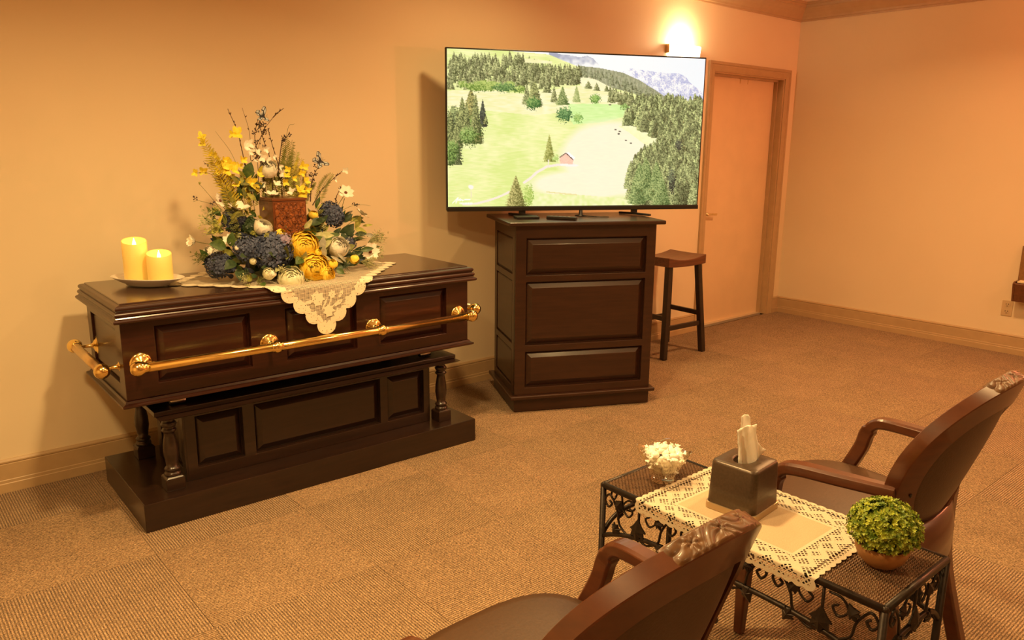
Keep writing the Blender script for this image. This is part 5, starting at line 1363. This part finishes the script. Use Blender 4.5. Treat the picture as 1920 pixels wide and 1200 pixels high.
for i, (a, b_, Y0_, Y1_, wd, m_) in enumerate([
        ((452, 420), (374, 250), -0.46, -0.44, 0.038, 'fern_gold'), ((456, 410), (392, 275), -0.44, -0.41, 0.036, 'fern_gold'), ((462, 415), (402, 320), -0.42, -0.38, 0.034, 'fern_green'), ((528, 380), (548, 262), -0.37, -0.36, 0.040, 'fern_green'), ((540, 380), (556, 282), -0.36, -0.35, 0.040, 'lime_leaf'),
        ((552, 385), (534, 252), -0.38, -0.37, 0.032, 'fern_green'), ((516, 390), (520, 300), -0.37, -0.36, 0.040, 'fern_green'), ((560, 390), (570, 310), -0.38, -0.37, 0.036, 'fern_gold'), ((592, 392), (624, 324), -0.42, -0.42, 0.030, 'fern_green'), ((508, 392), (500, 318), -0.38, -0.37, 0.032, 'fern_green'), ((470, 415), (448, 330), -0.41, -0.40, 0.035, 'fern_gold'), ((430, 420), (465, 404), -0.50, -0.52, 0.014, 'fern_green'), ((460, 420), (384, 268), -0.43, -0.40, 0.036, 'fern_gold'), ((545, 385), (566, 296), -0.40, -0.39, 0.034, 'fern_gold'), ((534, 385), (540, 290), -0.39, -0.38, 0.036, 'fern_green'), ((556, 388), (552, 330), -0.41, -0.40, 0.034, 'lime_leaf'), ((478, 400), (474, 330), -0.39, -0.37, 0.036, 'fern_green'), ((496, 385), (516, 330), -0.40, -0.39, 0.034, 'fern_green'), ((448, 430), (420, 350), -0.46, -0.45, 0.034, 'fern_green'), ((566, 392), (590, 340), -0.39, -0.38, 0.03, 'fern_green')]):
    fern(at(*a, Y0_), at(*b_, Y1_), wd, m_, 0.02, 40, i)
# twigs with buds and berries
def twig(pts, Y, mat='twig', buds=12, seed=0, r=0.0021, berry=0):
    rng = random.Random(seed); P = cr([at(x, y, Y)-A0 for x, y in pts], 8); bm = BM(); tube(bm, P, [r*(1.2-0.7*i/len(P)) for i in range(len(P))], 5)
    for k_ in range(buds):
        i = rng.randrange(len(P)//4, len(P)-1); d_ = (P[i+1]-P[i]).normalized(); s_ = Vector((rng.uniform(-1, 1), rng.uniform(-1, .3), rng.uniform(-.5, 1))).normalized(); e = (d_+s_).normalized()
        ico(bm, P[i]+e*0.005, 1, 1, (0.0022, 0.0022, 0.0065), look(e))
    o = obj('twig', bm, F[mat], fa, smooth=True)
    for k_ in range(berry):
        i = rng.randrange(len(P)//3, len(P)); c_ = P[i]+Vector((rng.uniform(-.014, .014), rng.uniform(-.01, .01), rng.uniform(-.006, .012))); b2 = BM()
        for q in range(7):
            d_ = Vector((rng.uniform(-1, 1), rng.uniform(-1, 1), rng.uniform(-.6, 1))).normalized(); tube(b2, [c_, c_+d_*0.009], 0.0006, 4); ico(b2, c_+d_*0.010, 0.0028, 1)
        obj('berry_cluster', b2, F['berry'], fa, smooth=True)
    return o
twig([(476, 380), (462, 320), (446, 250), (427, 204)], -0.40, seed=1, buds=16); twig([(486, 370), (482, 300), (470, 300), (468, 250), (454, 202)], -0.40, seed=2, buds=10, r=0.0013)
twig([(500, 380), (492, 320), (478, 260), (484, 222)], -0.40, seed=3, buds=18, berry=5); twig([(522, 385), (510, 310), (494, 262), (486, 230)], -0.39, seed=4, buds=18, berry=4); twig([(530, 380), (524, 320), (510, 270), (502, 240)], -0.38, seed=5, buds=20)
twig([(512, 390), (508, 330), (478, 284), (496, 245), (488, 228)], -0.41, seed=6, buds=16, berry=3); twig([(520, 330), (528, 270), (532, 262), (544, 250)], -0.38, seed=7, buds=12, berry=3); twig([(512, 220), (520, 212), (532, 203)], -0.40, seed=8, buds=6); twig([(512, 220), (492, 250), (480, 300)], -0.40, seed=18, buds=2, r=0.001)
twig([(586, 385), (604, 355), (625, 335), (645, 318)], -0.42, seed=9, buds=14); twig([(582, 378), (584, 345), (590, 325), (598, 312)], -0.42, seed=10, buds=6, berry=5); twig([(440, 390), (420, 340), (400, 322), (381, 302)], -0.44, seed=11, buds=6, r=0.0012); twig([(434, 370), (410, 345), (394, 326), (366, 324)], -0.44, seed=12, buds=2, r=0.0012)
twig([(430, 415), (400, 375), (374, 345)], -0.45, 'stem_green', 0, 13, 0.0012); twig([(440, 420), (412, 390), (376, 377), (362, 378)], -0.46, 'stem_green', 0, 14, 0.001, 2); twig([(630, 400), (660, 386), (680, 384), (695, 386)], -0.42, 'stem_green', 0, 15, 0.0009, 2); twig([(530, 385), (538, 250), (552, 232)], -0.37, 'stem_green', 0, 16, 0.001); twig([(470, 400), (440, 300), (404, 246)], -0.38, 'stem_green', 0, 17, 0.0009)
twig([(632, 395), (630, 372), (640, 350)], -0.43, seed=19, buds=8); twig([(646, 372), (640, 392), (632, 412)], -0.43, 'stem_green', 0, 20, 0.0014)
# small yellow blossoms along sprays
rng = random.Random(5); ybm = {}
def blossom(p, r, mat, seed):
    rg = random.Random(seed); bm = BM()
    for i in range(4): petal(bm, None, r, r*0.34, 0.1, math.radians(60), PI/2*i+rg.random(), 0, 3, 1, rg)
    fobj('blossom', bm, F[mat], p, look((rg.uniform(-.8, .8), -1, rg.uniform(-.3, .8))))
for x, y, r, m_ in [(454, 300, 11, 'y'), (448, 312, 10, 'y'), (456, 326, 10, 'y'), (420, 300, 12, 'y'), (400, 290, 10, 'y'), (414, 340, 10, 'y'), (444, 345, 11, 'y'), (424, 356, 9, 'y'), (476, 300, 10, 'w'), (482, 288, 11, 'w'), (512, 292, 9, 'w'), (518, 345, 10, 'w'), (534, 342, 10, 'y'), (550, 335, 9, 'y'), (576, 356, 10, 'y'), (498, 280, 9, 'w'), (444, 252, 16, 'y'), (436, 252, 10, 'y'), (366, 324, 9, 'y'), (380, 320, 11, 'y'), (376, 258, 12, 'y'), (380, 268, 10, 'y'), (408, 306, 14, 'y'), (418, 312, 13, 'y'), (432, 308, 14, 'y'), (424, 320, 15, 'y'), (440, 320, 13, 'y'), (430, 332, 12, 'y'), (410, 322, 10, 'y'), (472, 342, 14, 'y'), (480, 345, 14, 'y'), (462, 340, 10, 'y'), (486, 330, 10, 'y'), (438, 368, 12, 'y'), (434, 384, 12, 'y'), (440, 380, 10, 'y'), (456, 362, 9, 'y'), (460, 360, 8, 'y'), (428, 370, 10, 'y'), (568, 312, 13, 'y'), (566, 325, 10, 'y'), (572, 340, 12, 'y'), (562, 356, 14, 'y'), (568, 364, 13, 'y'), (540, 318, 9, 'y'), (538, 330, 9, 'y'), (486, 425, 12, 'y'),
                  (466, 270, 12, 'w'), (460, 276, 12, 'w'), (472, 280, 11, 'w'), (466, 286, 10, 'w'), (484, 330, 10, 'w'), (530, 324, 11, 'w'), (524, 312, 9, 'w'), (648, 320, 9, 'w'), (628, 336, 8, 'w'), (500, 302, 12, 'w'), (492, 296, 10, 'w'), (556, 352, 10, 'w'), (546, 360, 10, 'w'), (494, 345, 9, 'w'), (446, 372, 8, 'w')]:
    blossom(at(x, y, -0.42+rng.uniform(-.02, .02)), r/460, 'yellow_flower' if m_ == 'y' else 'white_petal', int(x*7+y))
# feathery filler
def feathery(p, d_, L_, n_, mat, seed, spread=0.8):
    rg = random.Random(seed); bm = BM(); d_ = Vector(d_).normalized()
    for k_ in range(n_):
        e = (d_+Vector((rg.uniform(-1, 1), rg.uniform(-1, 1), rg.uniform(-1, 1)))*spread*0.6).normalized(); L2 = L_*rg.uniform(.5, 1.0); q = e*L2+Vector((0, 0, -L2*0.15))
        if (Vector(p)+q).z < 0.9: q.z = 0.902-Vector(p).z
        tube(bm, [Vector((0, 0, 0)), e*L2*0.5, q], [0.0011, 0.0009, 0.0005], 4)
        for t_ in (0.5, 0.65, 0.8, 0.95):
            f = Vector((rg.uniform(-1, 1), rg.uniform(-1, 1), rg.uniform(-.4, 1))).normalized()*L_*0.16; c_ = e*L2*t_; s_ = f.cross(d_).normalized()*L_*0.03
            bm.faces.new([bm.verts.new(v) for v in (c_, c_+f*0.5+s_, c_+f, c_+f*0.5-s_)])
    fobj('filler_sprig', bm, F[mat], p)
for i, (x, y, Y, d_, L_, n_, m_) in enumerate([(462, 520, -0.66, (-0.5, -0.6, -0.1), 0.055, 14, 'pale_green'), (468, 535, -0.67, (-0.5, -0.7, 0), 0.04, 12, 'pale_green'), (525, 508, -0.69, (-0.2, -0.8, 0.4), 0.05, 14, 'pale_green'), (575, 528, -0.70, (-0.2, -0.7, 0.1), 0.035, 10, 'pale_green'), (472, 440, -0.55, (0, -0.7, 0.5), 0.030, 26, 'lime_leaf'), (496, 444, -0.61, (0.1, -0.8, 0.4), 0.030, 26, 'lime_leaf'), (408, 400, -0.46, (-0.3, -0.5, 0.5), 0.045, 18, 'lime_leaf'),
        (420, 432, -0.48, (-0.7, -0.3, 0.3), 0.10, 26, 'lime_leaf'), (410, 420, -0.46, (-0.8, -0.2, 0.4), 0.10, 20, 'pale_green'), (680, 470, -0.52, (0.8, -0.3, 0.1), 0.11, 30, 'pale_green'), (690, 455, -0.48, (0.7, -0.2, 0.4), 0.11, 26, 'pale_green'), (676, 490, -0.58, (0.7, -0.4, -0.1), 0.09, 24, 'pale_green'), (668, 452, -0.5, (0.5, -0.4, 0.6), 0.06, 14, 'stem_green'), (395, 480, -0.48, (-0.9, -0.2, 0.1), 0.09, 14, 'stem_green'), (446, 436, -0.5, (-0.2, -0.5, 0.5), 0.06, 20, 'stem_green'), (600, 430, -0.5, (0.1, -0.5, 0.7), 0.05, 16, 'pale_green'), (652, 478, -0.6, (0.4, -0.7, 0), 0.06, 20, 'dark_leaf'), (640, 496, -0.65, (0.3, -0.7, 0), 0.05, 20, 'dark_leaf'), (540, 500, -0.68, (-0.2, -0.8, -0.1), 0.04, 14, 'dark_leaf'), (462, 505, -0.64, (-0.3, -0.8, -0.1), 0.05, 16, 'dark_leaf'), (486, 522, -0.67, (-0.3, -0.8, -0.1), 0.05, 16, 'stem_green'), (374, 346, -0.45, (0, 0, 1), 0.014, 20, 'lime_leaf')]):
    feathery(at(x, y, Y), d_, L_, n_, m_, i)
# butterflies
def butterfly(p, d_, up, sz, label):
    b_ = BM(); ico(b_, (0, 0, 0), 1, 1, (sz*0.30, sz*0.035, sz*0.035))
    for sy in (-1, 1): tube(b_, [(sz*0.28, 0, 0), (sz*0.45, sy*sz*0.12, sz*0.05)], sz*0.008, 4)
    o = fobj('butterfly', b_, F['wing_dark'], p, along(d_, Vector(up))); o['label'] = label
    fore = [(0.20, 0.02), (0.42, 0.45), (0.40, 0.72), (0.25, 0.78), (0.05, 0.55), (-0.02, 0.25), (0.0, 0.02)]; hind = [(0.0, 0.02), (-0.02, 0.25), (-0.10, 0.50), (-0.32, 0.52), (-0.45, 0.36), (-0.30, 0.12), (-0.12, 0.02)]
    for sy in (-1, 1):
        for w_ in (fore, hind):
            bm = BM(); cxy = (sum(a for a, _ in w_)/7, sum(q for _, q in w_)/7)
            dih = 0.55
            def P(a, q, z=0): return (a*sz, sy*q*sz*math.cos(dih), q*sz*math.sin(dih)+z)
            lo_ = [bm.verts.new(P(a, q)) for a, q in w_]; hi_ = [bm.verts.new(P(a, q, 0.0006)) for a, q in w_]; bm.faces.new(lo_); bm.faces.new(hi_[::-1])
            for i in range(7): bm.faces.new((lo_[i], lo_[(i+1) % 7], hi_[(i+1) % 7], hi_[i]))
            fobj('wing', bm, F['wing_dark'], (0, 0, 0), None, False, o)
            bm = BM()
            for k_ in range(3):
                f0, f1 = k_*2, k_*2+2
                tri = [w_[f0], w_[(f0+1) % 7], w_[f1 % 7], cxy]; g = (sum(a for a, _ in tri)/4, sum(q for _, q in tri)/4)
                for zz in (-0.0004, 0.0010): bm.faces.new([bm.verts.new(P(g[0]+(a-g[0])*0.72, g[1]+(q-g[1])*0.72, zz)) for a, q in tri])
            fobj('wing_patch', bm, F['wing_pale'], (0, 0, 0), None, False, o)
butterfly(at(491, 219, -0.43), (0.9, -0.2, 0.1), (-0.3, -0.9, 0.5), 0.055, 'pale blue butterfly on the tallest twig')
butterfly(at(599, 304, -0.44), (0.75, -0.1, 0.5), (-0.45, -0.9, 0.25), 0.060, 'pale blue butterfly on the twig by the urn')
